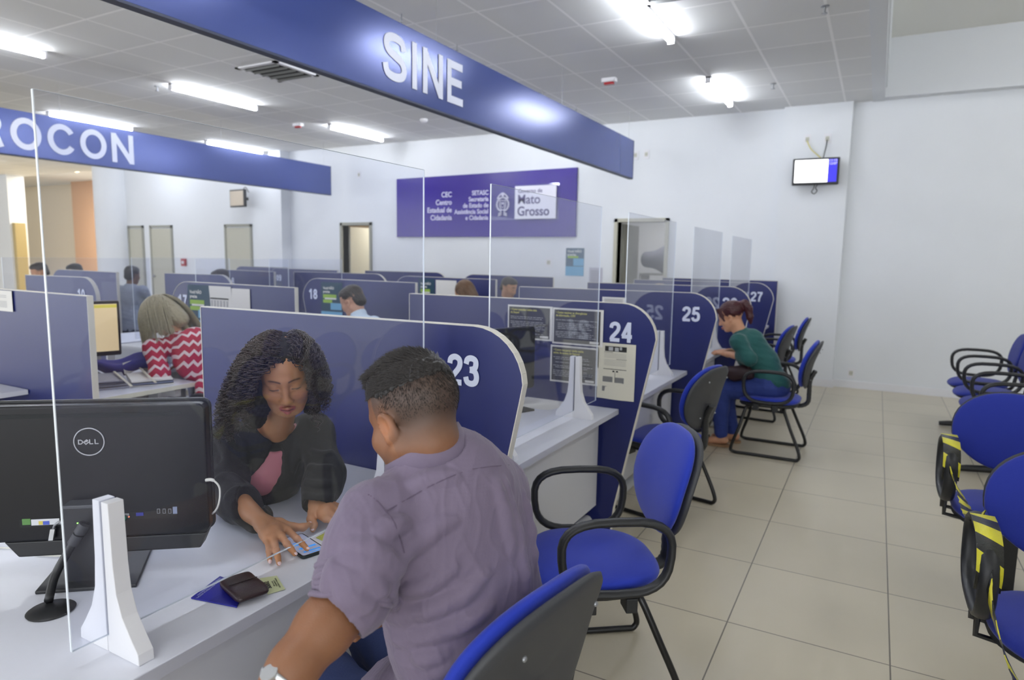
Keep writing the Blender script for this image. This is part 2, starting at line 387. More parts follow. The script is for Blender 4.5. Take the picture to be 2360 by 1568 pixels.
# ------------------------------------------------------------ ceiling lamps
def tube_lamp(x, y, label, L=1.22, z=CZ, grp='ceiling tube lamps'):
    t = empty('tube_lamp', (x, y, z), 0, label, 'lamp', grp)
    MB().box((-.03, -L/2, -.022), (.03, L/2, 0)).build('lamp_body', WHITE, t, bevel=.004)
    E_ = mat('glowing tube', (246, 250, 255), .4, emit=TUBE_POWER)
    MB().tube([(0, -L/2 + .02, -.045), (0, L/2 - .02, -.045)], .026, 14).build('lamp_tube', E_, t, smooth=True)
    [MB().box((-.028, q, -.072), (.028, q + .02, 0)).build('lamp_end_cap', WHITE, t) for q in (-L/2, L/2 - .02)]
    return t
for x, y, l in [(-1.71, 5.30, 'white tube lamp on the ceiling cut by the top edge of the photo'), (-1.71, 7.92, 'white tube lamp on the ceiling nearest the wall screen'),
             (-1.71, 2.6, 'white tube lamp on the ceiling above the near counter'), (-1.71, -.1, 'white tube lamp on the ceiling behind the photographer'),
             (-7.28, 3.1, 'white tube lamp on the ceiling at the left border of the photo'), (-7.28, 5.62, 'white tube lamp on the ceiling above the word ROCON and beside the air vent'),
             (-7.28, 8.15, 'white tube lamp on the ceiling nearest the purple sign, left of the SINE fascia'),
             (-10.35, 5.85, 'white tube lamp half hidden by the ROCON lettered fascia'), (-10.35, 8.35, 'white tube lamp half hidden by the right end of the left fascia'),
             (-4.5, 3.1, 'white tube lamp hidden behind the SINE fascia, near end'), (-4.5, 5.7, 'white tube lamp hidden behind the SINE fascia, in the middle'), (-4.5, 8.2, 'white tube lamp hidden behind the SINE fascia, far end'),
             (-13.4, 5.9, 'white tube lamp far at the left behind the fascia'), (-13.4, 8.3, 'white tube lamp far at the left near the beige doors'), (-17.5, 7.0, 'white tube lamp at the far left end of the hall')]:
    tube_lamp(x, y, l)
for x, y, l in [(2.6, 1.5, 'added fill tube lamp on the raised ceiling over the near benches'), (2.6, 4.5, 'added fill tube lamp on the raised ceiling over the middle benches'), (2.6, 7.3, 'added fill tube lamp on the raised ceiling near the end wall')]:  # fill tubes added out of view to light the bay at right
    tube_lamp(x, y, l, z=4.14)
for (x, y, z, e, s) in [(-3.2, 10.8, 2.55, 10, .4), (-8.0, 10.4, 2.55, 26, .5), (-19.5, 10.6, 3.6, 150, 1.2)]:       # area lights without fixtures that brighten the rooms behind the doorways
    li = bpy.data.lights.new('room light', 'AREA'); li.energy = e; li.size = s; li.color = (1, .95, .86)
    lo = bpy.data.objects.new('room light', li); lo.location = (x, y, z); COL.objects.link(lo)
o = MB().lathe([(.09, 0), (.09, -.02), (.05, -.03), (0, -.03)], tuple(at(173, 394, z=3.75)), 16).build('downlight', mat('warm glowing lamp', (255, 214, 150), .5, emit=14)); tag(o, 'small warm glowing downlight in the lobby at far left', 'lamp')

# vents, detectors, alarm beacons
def vent(c, label, s=.6):
    t = empty('ceiling_vent', c, 0, label, 'air vent')
    MB().box((-s/2, -s/2, -.012), (s/2, -s/2 + .05, 0)).box((-s/2, s/2 - .05, -.012), (s/2, s/2, 0)).box((-s/2, -s/2, -.012), (-s/2 + .05, s/2, 0)).box((s/2 - .05, -s/2, -.012), (s/2, s/2, 0)).build('vent_frame', WHITE, t)
    MB().box((-s/2 + .05, -s/2 + .05, -.003), (s/2 - .05, s/2 - .05, -.001)).build('vent_hollow', mat('dark hollow', (40, 42, 44), .9), t)
    sl = MB()
    for k in range(5):
        y = -s/2 + .08 + k * (s - .16) / 4; a = Vector((-s/2 + .05, y, -.004)); sl.add([a, a + Vector((s - .1, 0, 0)), a + Vector((s - .1, .02, -.02)), a + Vector((0, .02, -.02))], [(0, 1, 2, 3)])
    sl.build('vent_slats', mat('vent grey', (120, 122, 122), .6), t)
vent((at(640, 165, z=CZ).x, at(640, 165, z=CZ).y, CZ), 'square air vent in the ceiling left of the SINE fascia')
vent((-1.40, 4.85, CZ), 'square air vent beside the tube lamp at the top edge of the photo')
def beacon(px, py, label):
    c = at(px, py, z=CZ - .03); t = empty('alarm_beacon', (c.x, c.y, CZ), 0, label, 'alarm')
    MB().prism(rpoly(.16, .09, .02), lambda u, v, q: (u, v, q), -.04, 0).build('beacon_base', WHITE, t)
    MB().prism(rpoly(.11, .05, .015), lambda u, v, q: (u, v, q), -.062, -.04).build('beacon_lens', mat('red lens', (170, 40, 44), .3), t)
beacon(1404, 188, 'white and red alarm beacon on the ceiling right of the SINE fascia'); beacon(687, 290, 'red and white alarm beacon on the ceiling above the left fascia')
def detector(px, py, label):
    c = at(px, py, z=CZ - .02); o = MB().lathe([(.055, 0), (.055, -.02), (.035, -.045), (0, -.05)], (c.x, c.y, CZ), 18).build('smoke_detector', WHITE, smooth=True); tag(o, label, 'smoke detector')
detector(977, 278, 'round white smoke detector on the ceiling under the SINE fascia')
def sprinkler(px, py, label, z=CZ):
    c = at(px, py, z=z - .02); o = MB().lathe([(.03, 0), (.03, -.006), (.008, -.01), (.008, -.05), (.022, -.052), (.022, -.056), (0, -.058)], (c.x, c.y, z), 10).build('sprinkler', MET, smooth=True); tag(o, label, 'sprinkler')
sprinkler(1782, 197, 'small ceiling sprinkler between tube lamp and raised bay'); sprinkler(362, 203, 'small ceiling sprinkler left of the tube lamp beside the air vent'); sprinkler(1901, 20, 'small ceiling sprinkler near the top right corner of the tiled ceiling')
for i, (px, py) in enumerate([(925, 32), (1053, 102), (1249, 206), (1328, 243)]):
    c = at(px, py, z=CZ); o = MB().tube([(c.x, c.y, CZ), (c.x, c.y, CZ - .05)], .006, 6).ball((c.x, c.y, CZ - .055), .012).build('ceiling_hook', MET)
    tag(o, ['tiny ceiling hook above the letter S of the fascia', 'tiny ceiling hook above the letter E of the fascia', 'tiny ceiling hook above the bright patch of the fascia', 'tiny ceiling hook nearest the end of the SINE fascia'][i], 'hook', 'ceiling hooks')

# ------------------------------------------------------------ fascia signs
SIGN = mat('satin blue fascia', (62, 78, 142), .24, spec=.8, metal=.35, bump=.08, bscale=3)
def sign(X, y0, y1, z0, z1, word, yc, size, label, name='hanging_sign', bold=.02, th=.05, hang=CZ, sx=1.14):
    t = empty(name, (X, y1, z0), 0, label, 'sign')
    MB().box((-th, y0 - y1, 0), (0, 0, z1 - z0)).build('sign_board', SIGN, t, bevel=.003)
    MB().box((-th - .004, y0 - y1, -.012), (.004, .003, 0)).box((-th - .003, 0, -.012), (.003, .006, z1 - z0)).build('sign_edge', mat('dark edge strip', (54, 60, 84), .5), t)
    glyphs('sign_lettering', word, size, mat('white letter vinyl', (226, 230, 246), .35), t, (.004, yc - y1, (z1 - z0) / 2), (0, 1, 0), (0, 0, 1), t=.175, sx=sx, gap=.10, depth=.003)
    MB().tube([(-th/2, -.14, z1 - z0), (-th/2, -.14, hang - z0)], .0015, 5).tube([(-th/2, -2.2, z1 - z0), (-th/2, -2.2, hang - z0)], .0015, 5).tube([(-th/2, -4.4, z1 - z0), (-th/2, -4.4, hang - z0)], .0015, 5).build('hanging_wire', MET, t)
    return t
S_ = 2.14
XS = -1.36 * S_; sign(XS, .2, 3.99 * S_, CAM_H + .498 * S_, CAM_H + .723 * S_, 'SINE', 1.862 * S_, .31, 'long blue hanging fascia with white SINE lettering', sx=1.14)
XP = -4 * S_; sign(XP, .9, 4.155 * S_, CAM_H + .494 * S_, CAM_H + .724 * S_, 'PROCON', 2.01 * S_, .36, 'long blue hanging fascia with white ROCON lettering at the left', sx=1.13)
# ------------------------------------------------------------ service islands: partitions, counters, screens
def arc(cx, cz, r, a0, a1, n=7): return [(cx + r * math.cos(R(a0 + (a1 - a0) * i / n)), cz + r * math.sin(R(a0 + (a1 - a0) * i / n))) for i in range(n + 1)]
def partition(y, xin, xout, num, label, ht=1.315, th=.028, group='blue partitions between the desks', square=False, numsize=.108, numdx=.228, numz=1.168):
    """panel in the plane y; xin: square end, xout: rounded public end"""
    s = 1 if xout > xin else -1; L = abs(xout - xin)
    if square: prof = [(0, .03), (L, .03), (L, ht), (0, ht)]
    else: prof = [(0, .03), (L - .215, .03), (L - .20, .19), (L - .012, 1.08)] + arc(L - .19, ht - .185, .19, -8, 90, 9)[1:] + [(0, ht)]
    t = empty('desk_partition', (xin, y, 0), 0, label, 'partition', group)
    fn = lambda u, v, q: (s * u, q, v)
    MB().prism(prof, fn, -th / 2, th / 2).build('partition_panel', BLUE, t)
    n = len(prof); e = MB(); P = [Vector((s * u, 0, v)) for u, v in prof]
    for side in [P[1:] + [P[0]]]:
        e.tube(side, .0045, 4, flat=(1, 1), upv=(0, 1, 0))
    e2 = MB()                                                     # flat band over the panel's rim
    o = [Vector((u, v, 0)) for u, v in prof]; cx = L / 2
    for i in range(1, n):
        a, b = o[i], o[(i + 1) % n]
        d = (b - a).normalized(); nn = Vector((d.y, -d.x, 0)) * .0035
        q = [a - nn * 0, b - nn * 0, b + nn, a + nn]
        v = [(s * p.x, -th / 2 - .002, p.y) for p in q] + [(s * p.x, th / 2 + .002, p.y) for p in q]
        e2.add(v, [(0, 1, 2, 3), (7, 6, 5, 4), (0, 4, 5, 1), (1, 5, 6, 2), (2, 6, 7, 3), (3, 7, 4, 0)])
    e2.build('edge_band', EDGE, t)
    if num:
        xn = L - numdx if s > 0 else -(L - numdx)
        glyphs('partition_number', num, numsize, NUM, t, (xn, -th / 2 - .0025, numz), (1, 0, 0), (0, 0, 1))
    return t
PIT = 1.475
R1 = [.42, 1.89, 3.37, 4.84, 6.31, 7.79]
NAMES = {22: 'blue partition at the left border behind the near monitor', 23: 'blue rounded partition carrying the number 23', 24: 'blue rounded partition carrying the number 24 and taped notices',
         25: 'blue rounded partition carrying the number 25', 26: 'blue rounded partition carrying the number 26 behind the red haired woman', 27: 'blue rounded partition carrying the number 27'}
for k, y in enumerate(R1):
    if k == 0: continue
    partition(y, -2.58, -.985, str(22 + k), NAMES[22 + k], numdx=[0, .228, .190, .178, .185, .175][k])
partition(9.0, -2.58, -1.10, None, 'square ended blue partition just behind number 27', square=True)
R2 = [1.97, 3.38, 4.78, 6.20, 7.65]
for k, (y, lb) in enumerate(zip(R2, ['blue partition left of the near monitor with taped notice', 'blue partition carrying the number 17 behind the blond woman', 'blue partition carrying the number 18 behind the man in white',
                                   'blue partition with green poster behind the brown haired person', 'blue partition of the middle island nearest the purple sign'])):
    partition(y, -3.60, -4.98, [None, '17', '18', '19', '20'][k], lb, numsize=.10, numdx=.135)
R3 = [3.30, 4.70, 6.60, 8.05]
for k, (y, lb) in enumerate(zip(R3, ['far blue partition carrying the number 10 at the left', 'far blue partition carrying the number 11', 'far blue partition carrying the number 12 near the doorway', 'far blue partition of the third row nearest the end wall'])):
    partition(y, -7.05, [-5.90, -5.92, -5.42, -5.5][k], ['10', '11', '12', '13'][k], lb, numsize=.10)
for k, (y, lb) in enumerate(zip([4.45, 6.25, 7.7], ['farthest blue partition at the left in front of the cream lobby', 'far blue partition carrying the number 08 below the pier', 'farthest blue partition below the beige doors'])):
    partition(y, [-7.55, -7.05, -7.3][k], [-8.9, -8.12, -8.8][k], ['07', '08', '09'][k], lb, numsize=.10)
partition(8.3, -9.0, -10.4, None, 'distant blue partition low before the pier')

# counters: white top, modesty panel, end leg
def counter(x0, x1, y0, y1, front, label, group='white counters', leg=True):
    """front: x of the public edge"""
    t = empty('counter', (front, (y0 + y1) / 2, 0), 0, label, 'desk', group); yc = (y0 + y1) / 2; s = 1 if front == max(x0, x1) else -1
    back = x0 if front == x1 else x1
    MB().box((0, y0 - yc, .722), (back - front, y1 - yc, .75)).build('counter_top', DESK, t, bevel=.002)
    MB().box((.001 * s, y0 - yc + .002, .7225), (.0018 * s, y1 - yc - .002, .7485)).build('top_edge_band', DGREY, t)
    MB().box((-s * .10, y0 - yc + .03, .20), (-s * .118, y1 - yc - .03, .722)).build('modesty_panel', mat('pale modesty panel', (200, 200, 206), .45), t)
    for yy in (y0 + .06, y1 - .06):
        mb = MB().box((-s * .30, yy - yc - .025, .04), (-s * .36, yy - yc + .025, .722))
        mb.build('counter_leg', WHITE, t, bevel=.003)
        MB().tube([(-s * .06, yy - yc, .035), (-s * .60, yy - yc, .035)], .024, 10, flat=(1, 1)).build('leg_foot', mat('pale grey plastic', (190, 191, 192), .4), t, smooth=True)
    MB().tube([(-s * .14, y0 - yc + .05, .11), (-s * .14, y1 - yc - .05, .11)], .03, 12).build('cable_duct', mat('pale grey plastic', (190, 191, 192), .4), t, smooth=True)
    return t
FX = -1.172
CL = ['white counter with near monitor, wallet and phone', 'white counter seen past partition twenty-three, paper sheet on it', 'white counter in the bay just behind the taped notices', 'white counter on which the red haired woman rests her hands', 'white counter in the bay behind the red haired woman\'s head', 'white counter in the last bay by the end wall']
for k in range(5):
    _c = counter(-1.83, FX, R1[k] + .018, R1[k + 1] - .018, FX, CL[k])
    if k == 0: MB().box((-.655, .438 - 1.155, .722), (-1.45, .98 - 1.155, .75)).build('counter_return', DESK, _c, bevel=.002)
counter(-1.83, FX, R1[5] + .018, 8.98, FX, CL[5])
R2e = [.55] + R2
for k, lb in enumerate(['white desk at the left border beside the notice partition', 'white desk under the blond woman\'s papers', 'white desk before the man in the white shirt', 'white desk of the middle island one bay beyond the man in white', 'white desk beside the green poster partition']):
    counter(-4.25, -4.93, R2e[k] + .018, R2e[k + 1] - .018, -4.93, lb, 'white desks of the middle island')
for k, lb in enumerate(['white desk of the far island nearest the left border', 'white desk in the middle of the far island, behind the partitions', 'white desk of the far island nearest the beige doors']):
    counter(-6.5, -5.80, R3[k] + .018, R3[k + 1] - .018, -5.80, lb, 'white desks of the far island')
# side return with the blond woman's paper piles, and the one at the left border
def side_desk(xa, xb, ya, yb, label):
    t = empty('side_desk', ((xa + xb) / 2, (ya + yb) / 2, 0), 0, label, 'desk'); hx, hy = abs(xb - xa) / 2, (yb - ya) / 2
    MB().box((-hx, -hy, .722), (hx, hy, .75)).build('desk_top', DESK, t, bevel=.002)
    MB().box((hx - .001, -hy + .002, .7225), (hx + .0015, hy - .002, .7485)).build('top_edge_band', mat('ivory edge band', (222, 220, 204), .5), t)
    MB().box((hx - .32, hy - .12, .04), (hx - .22, hy - .05, .722)).build('desk_leg', WHITE, t, bevel=.003)
    MB().box((hx - .55, hy - .10, .66), (hx - .08, hy - .06, .70)).build('desk_rail', WHITE, t)
    MB().tube([(hx - .27, hy - .085, .035), (hx - .27, -hy + .1, .035)], .024, 10).build('leg_foot', WHITE, t, smooth=True)
    return t
side_desk(-3.68, -4.245, 1.995, 2.63, 'white side desk piled with papers behind the near partition end')
side_desk(-4.50, -4.93 + .69, 0.9, 1.95, 'small white desk corner at the left border') if False else None

# clear screens on white feet
def screen(x, y0, y1, z0, z1, label, group='clear acrylic screens'):
    t = empty('acrylic_screen', (x, (y0 + y1) / 2, z0), 0, label, 'screen', group); h = (y1 - y0) / 2; th = .0022
    MB().box((-th, -h, 0), (th, h, z1 - z0)).build('screen_pane', ACR, t)
    e = MB(); q = .0016
    for a, b in (((-th - .0004, -h - q, 0), (th + .0004, -h, z1 - z0)), ((-th - .0004, h, 0), (th + .0004, h + q, z1 - z0)), ((-th - .0002, -h, -q), (th + .0002, h, 0)), ((-th - .0002, -h, z1 - z0), (th + .0002, h, z1 - z0 + q * .4))): e.box(a, b)
    e.build('polished_edge', ACRE, t)
    return t
def foot_profile(s):
    half = [(.0035, .314), (.026, .314), (.030, .19), (.036, .13), (.052, .085), (.080, .045), (.098, .022), (.100, 0), (.0035, 0)]
    return [(s * u, v) for u, v in half]
def screen_foot(x, y, label, group='white screen feet'):
    t = empty('screen_foot', (x, y, .75), 0, label, 'stand', group)
    for s in (-1, 1):
        p = foot_profile(s)
        MB().prism(p, lambda u, v, q: (u, q, v), -.016, .016).build('foot_half', WHITE, t, bevel=.0015)
    MB().box((-.0034, -.014, 0), (.0034, .014, .035)).build('foot_spacer', WHITE, t)
    return t
SX = -1.30
screen(SX, .638, 1.765, .787, 1.826, 'clear acrylic screen between the two people in front')
screen(SX, 2.19, 3.335, .787, 1.826, 'clear acrylic screen on the counter between 23 and 24')
screen(SX, 3.77, 4.815, .787, 1.826, 'clear acrylic screen on the counter between 24 and 25')
screen(-1.25, 5.15, 6.20, .787, 1.81, 'clear acrylic screen on the counter before the red haired woman')
screen(-1.22, 6.50, 7.60, .787, 1.79, 'clear acrylic screen on the counter before number 27')
screen_foot(SX, .722, 'large white screen foot in front of the black monitor')
screen_foot(SX, 1.58, 'white screen foot half hidden behind the man\'s face')
screen_foot(SX, 2.245, 'white screen foot peeking past the edge of partition 23')
screen_foot(SX, 3.05, 'white screen foot in front of the notices of partition 24')
screen_foot(SX, 4.53, 'white screen foot before partition 25')
screen_foot(SX, 3.85, 'white screen foot hidden behind partition 24')
screen_foot(-1.25, 6.0, 'white screen foot in front of the red haired woman\'s hands')
screen_foot(-1.25, 5.3, 'white screen foot just behind partition 25')
for (x, y0, y1, lb) in [(-5.0, 3.6, 4.6, 'clear acrylic screen standing by number 18'), (-5.0, 2.2, 3.2, 'clear acrylic screen standing by number 17'), (-5.72, 3.5, 4.5, 'clear acrylic screen far at the left by number 10'), (-5.72, 5.0, 6.1, 'clear acrylic screen far behind number 11')]:
    screen(x, y0, y1, .787, 1.50, lb, 'distant acrylic screens')
    screen_foot(x, y0 + .2, lb.replace('clear acrylic screen', 'white foot of the screen'), 'distant screen feet')

# ------------------------------------------------------------ chairs
def loop_arm(yc=.0, z0=.45, z1=.70, a=.185):
    c = []
    zc, hz = (z0 + z1) / 2, (z1 - z0) / 2
    for k in range(28):
        t = 2 * math.pi * k / 28; cc, ss = math.cos(t), math.sin(t)
        u = a * math.copysign(abs(cc) ** .62, cc); v = hz * math.copysign(abs(ss) ** .72, ss)
        u += .028 * (-v / hz) * -1 if False else 0
        c.append((u * (1 + .06 * v / hz) - .02 * v / hz * 0, zc + v))
    return c
def make_chair(fab=FAB, label='', arms=True, name='visitor_chair'):
    """faces +y; origin on the floor under the seat"""
    t = empty(name, (0, 0, 0), 0, label, 'chair', 'blue visitor chairs')
    def wseat(u, v, w):
        f = max(0, (v - .10) / .14); return (u, v, .452 + w - .022 * f * f - .010 * (u / .24) ** 2 + .012 * (abs(u) / .24) ** 3 - .01 * math.exp(-((u / .13) ** 2 + ((v + .02) / .14) ** 2)) * (1 if w > 0 else 0))
    sh = lambda u, v: (u * (1 - .10 * (-v / .24) if v < 0 else 1 + .0 * v), v)
    MB().pad(.245, .235, .075, 3.0, 2.6, shape=sh, warp=wseat, nc=48).build('seat', fab, t, smooth='full')
    MB().pad(.238, .228, .05, 3.0, 3.5, shape=sh, warp=lambda u, v, w: (u, v, .417 + w - .018 * max(0, (v - .10) / .14) ** 2), nc=48, nr=5).build('seat_shell', BLK, t, smooth='full')
    tilt = R(14); bz, by = .568, -.245
    def wb(u, v, w, off=0):
        z = v; y = off + w + .32 * u * u - .035 * math.exp(-((v - .11) / .10) ** 2) * 0
        y -= .02 * math.sin(max(0, v) / .36 * math.pi) * -1
        return (u, by + y * math.cos(tilt) * -1 * -1 - z * math.sin(tilt), bz + z * math.cos(tilt) + y * math.sin(tilt))
    shb = lambda u, v: (u * (1.0 + .05 * math.sin((v + .19) / .38 * 3.1)) * (.93 + .07 * min(1, (v + .20) / .16)), v + .19)
    MB().pad(.222, .195, .062, 2.6, 2.4, shape=shb, warp=lambda u, v, w: wb(u, v, w, .012), nc=48).build('backrest', fab, t, smooth='full')
    MB().pad(.226, .199, .036, 2.6, 3.0, shape=shb, warp=lambda u, v, w: wb(u, v, w, -.020), nc=48, nr=6).build('back_shell', SHELL, t, smooth='full')
    sp = spline([(0, -.16, .405), (0, -.235, .405), (0, -.285, .44), (0, -.29, .52), (0, -.292, .62), (0, -.325, .70)], 6)
    MB().tube(sp, [.030 + .003 * (i % 2) for i in range(len(sp))], 10, flat=(.55, 1), upv=(0, 1, 0)).build('back_spine', BLK, t, smooth=True)
    sc = MB()
    for (u, v) in ((-.1, .07), (.1, .07), (-.12, .30), (.12, .30)):
        z = bz + v * math.cos(tilt); y = by - .043 + .32 * u * u - v * math.sin(tilt); sc.ball((u, y, z), (.006, .004, .006), nu=8, nv=6)
    sc.build('shell_screws', MET, t)
    if arms:
        for s in (-1, 1):
            pts = [(s * .275, u - .015, z) for u, z in loop_arm()]
            MB().tube(pts, .017, 10, closed=True, flat=(1.2, .85), upv=(1, 0, 0)).build('armrest', BLK, t, smooth='full')
            [MB().box((s * .215, q, .385), (s * .285, q + .04, .437)).build('arm_bracket', BLK, t, bevel=.004) for q in (-.09, .05)]
    for s in (-1, 1):
        p = spline([(s * .17, .13, .392), (s * .20, .155, .375), (s * .235, .20, .20), (s * .243, .245, .055), (s * .243, .225, .017), (s * .243, .10, .014), (s * .243, -.20, .014), (s * .243, -.262, .022), (s * .240, -.262, .08), (s * .222, -.19, .25), (s * .19, -.135, .378), (s * .16, -.12, .392)], 6)
        MB().tube(p, .0125, 10).build('leg', STEEL, t, smooth='full')
    [MB().box((-.18, q, .378), (.18, q + .04, .394)).build('seat_frame', STEEL, t) for q in (-.14, .11)]
    return t
def face(dx, dy): return math.atan2(dy, dx) - math.pi / 2
ch = make_chair(label='blue chair with charcoal back shell on which the man in front sits')
ch.location = (-.82, 1.13, 0); ch.rotation_euler = (0, 0, face(-1, .16))
dup(ch, (-.855, 2.20, 0), face(-.85, -.62), 'empty blue chair with loop arms in front of partition 24')
dup(ch, (-1.12, 4.02, 0), face(-1, .22), 'empty blue chair in front of partition 25, its charcoal back towards us')
dup(ch, (-.70, 5.72, 0), face(-1, 0), 'blue chair with loop arms under the red haired woman')
dup(ch, (-1.02, 7.0, 0), face(-1, .08), 'blue chair partly hidden right behind the red haired woman')
dup(ch, (-.98, 8.1, 0), face(-1, -.05), 'farthest blue chair at the row by the end wall')
G = 'blue staff chairs'
for (x, y, f, lb) in [(-2.02, 1.36, (1, -.3), 'blue chair behind the counter under the woman in black'), (-3.44, 2.80, (-1, .1), 'blue chair under the blond woman'),
                      (-3.42, 4.02, (-1, .1), 'blue chair under the man in the white shirt'), (-3.5, 5.55, (-1, 0), 'blue chair under the brown haired person far behind'),
                      (-7.0, 5.2, (1, -.1), 'blue chair under the man in grey far at the left'), (-8.6, 2.6, (.3, 1), 'blue chair back at the left border far away'),
                      (-2.2, 4.1, (1, 0), 'blue chair behind the counter of partition 25'), (-2.25, 2.75, (1, .2), 'blue chair behind the counter of partition 24')]:
    dup(ch, (x, y, 0), face(*f), lb, G)

# benches: seats on a beam
def bench(loc, rz, n, pitch, label, arms, wide=.50):
    t = empty('beam_bench', loc, rz, label, 'bench', 'blue beam benches')
    MB().box((-.08 - .0, -.05, .34), ((n - 1) * pitch + .08, .01, .40)).build('beam', STEEL, t, bevel=.006)
    for k in ([0, n - 1] if n > 1 else [0]):
        x = k * pitch
        MB().box((x - .03, -.045, .04), (x + .03, .005, .34)).build('post', STEEL, t, bevel=.004)
        MB().tube([(x, .27, .022), (x, .2, .03), (x, -.02, .05), (x, -.25, .03), (x, -.32, .022)], [.02, .026, .03, .026, .02], 8).build('foot', BLK, t, smooth=True)
    for k in range(n):
        x = k * pitch
        sh = lambda u, v: (u * (1 - .08 * (-v / .24) if v < 0 else 1), v)
        MB().pad(.245, .235, .070, 2.8, 2.6, shape=sh, warp=lambda u, v, w, x=x: (x + u, v, .452 + w - .02 * max(0, (v - .08) / .14) ** 2), nc=40).build('seat', FABB, t, smooth='full')
        MB().pad(.24, .23, .045, 2.8, 3.5, shape=sh, warp=lambda u, v, w, x=x: (x + u, v, .42 + w), nc=40, nr=4).build('seat_shell', BLK, t, smooth='full')
        tl = R(12)
        wb = lambda u, v, w, x=x, off=0: (x + u, -.245 + off + w + .25 * u * u - v * math.sin(tl), .575 + v * math.cos(tl))
        shb = lambda u, v: (u * (1.0 + .06 * math.sin((v + .19) / .38 * 3.1)) * (.84 + .16 * min(1, (v + .20) / .16)), v + .18)
        MB().pad(.225, .19, .055, 2.3, 2.4, shape=shb, warp=wb, nc=44).build('backrest', FABB, t, smooth='full')
        MB().pad(.226, .192, .035, 2.3, 3.0, shape=shb, warp=lambda u, v, w, x=x: wb(u, v, w, x, -.025), nc=44, nr=5).build('back_shell', SHELL, t, smooth='full')
        MB().tube(spline([(x, -.15, .40), (x, -.26, .42), (x, -.29, .52), (x, -.31, .66)], 6), .028, 8, flat=(.55, 1), upv=(0, 1, 0)).build('back_spine', BLK, t, smooth=True)
    for xa in arms:
        pts = [(xa, u - .01, z + .015) for u, z in loop_arm(z0=.47, z1=.72, a=.20)]
        MB().tube(pts, .018, 10, closed=True, flat=(1.45, .8), upv=(1, 0, 0)).build('armrest', BLK, t, smooth='full')
        [MB().tube([(xa, q, .485), (xa, q, .41), (xa + (.08 if xa < .1 else -.08), q, .40)], .010, 6).build('arm_bracket', STEEL, t) for q in (-.05, .07)]
    return t
# far bench faces -x: its local +y points to -x, its local +x to +y
bench((.90, 5.92, 0), R(90), 4, .54, 'far row of blue beam seats standing before the end wall at right', [-.27, .27, .81, 1.35, 1.89])
# near benches face -y: local +x -> -x
for (y, lb) in [(3.62, 'blue beam bench whose taped arm stands farthest from us'), (2.47, 'blue beam bench with the middle taped armrest at the right border'), (1.36, 'blue beam bench at the lower right corner with the nearest taped armrest')]:
    b = bench((1.72, y, 0), R(180), 3, .55, lb, [-.28, .27, .82, 1.37])
# ------------------------------------------------------------ things on walls and partitions
def hit(px, py, c, n):
    v = ray(px, py); n = Vector(n); t = n.dot(Vector(c) - Vector((0, 0, CAM_H))) / n.dot(v); return Vector((0, 0, CAM_H)) + v * t
def slab(name, pts, th, m, up=None, parent=None, bevel=0, label=None, cat=None, group=None):
    """flat thing from its outline, with thickness th along its normal"""
    P = [Vector(p) for p in pts]; n = len(P); nn = (P[1] - P[0]).cross(P[2] - P[0]).normalized()
    if up is not None and nn.dot(Vector(up)) < 0: nn = -nn; P = P[::-1]
    mb = MB().add(P + [p + nn * th for p in P], [tuple(range(n))[::-1], tuple(range(n, 2 * n))] + [(i, (i + 1) % n, n + (i + 1) % n, n + i) for i in range(n)])
    o = mb.build(name, m, parent, bevel=bevel); return tag(o, label, cat, group)
def sheet_y(name, x0, x1, z0, z1, y, m, label, cat='paper', group=None, curl=.006, skew=0):
    """sheet of paper taped on a panel in the plane y, its lower edge lifting a little"""
    t = empty(name, ((x0 + x1) / 2, y, (z0 + z1) / 2), 0, label, cat, group); w, h = (x1 - x0) / 2, (z1 - z0) / 2; vs = []; fs = []; nx, nz = 6, 8
    for i in range(nx + 1):
        for j in range(nz + 1):
            u = -1 + 2 * i / nx; v = 1 - 2 * j / nz
            vs.append((u * w + skew * (1 - v), -.0015 - curl * max(0, -v) ** 3 * (.5 + .5 * math.sin(3 * u + 1)), v * h + .004 * u * (1 - v) * (1 if skew else 0)))
    for i in range(nx):
        for j in range(nz): a = i * (nz + 1) + j; fs.append((a, a + 1, a + nz + 2, a + nz + 1))
    MB().add(vs, fs).build('sheet', m, t, smooth='full'); return t
def bars(t, name, m, rows, y=-.0045):
    mb = MB()
    for (x0, x1, z0, z1) in rows: mb.add([(x0, y, z0), (x1, y, z0), (x1, y, z1), (x0, y, z1)], [(0, 1, 2, 3)])
    return mb.build(name, m, t)
DARKP = mat('dark grey print', (74, 74, 78), .7); PALE = mat('pale print', (178, 178, 180), .7); YEL = mat('yellow print', (196, 190, 110), .7)
GREYP = mat('grey print', (122, 122, 122), .7); GPRINT = mat('lime print', (150, 186, 70), .6); TEAL = mat('dark teal print', (18, 62, 84), .5); LBLUE = mat('light blue print', (110, 170, 205), .5)
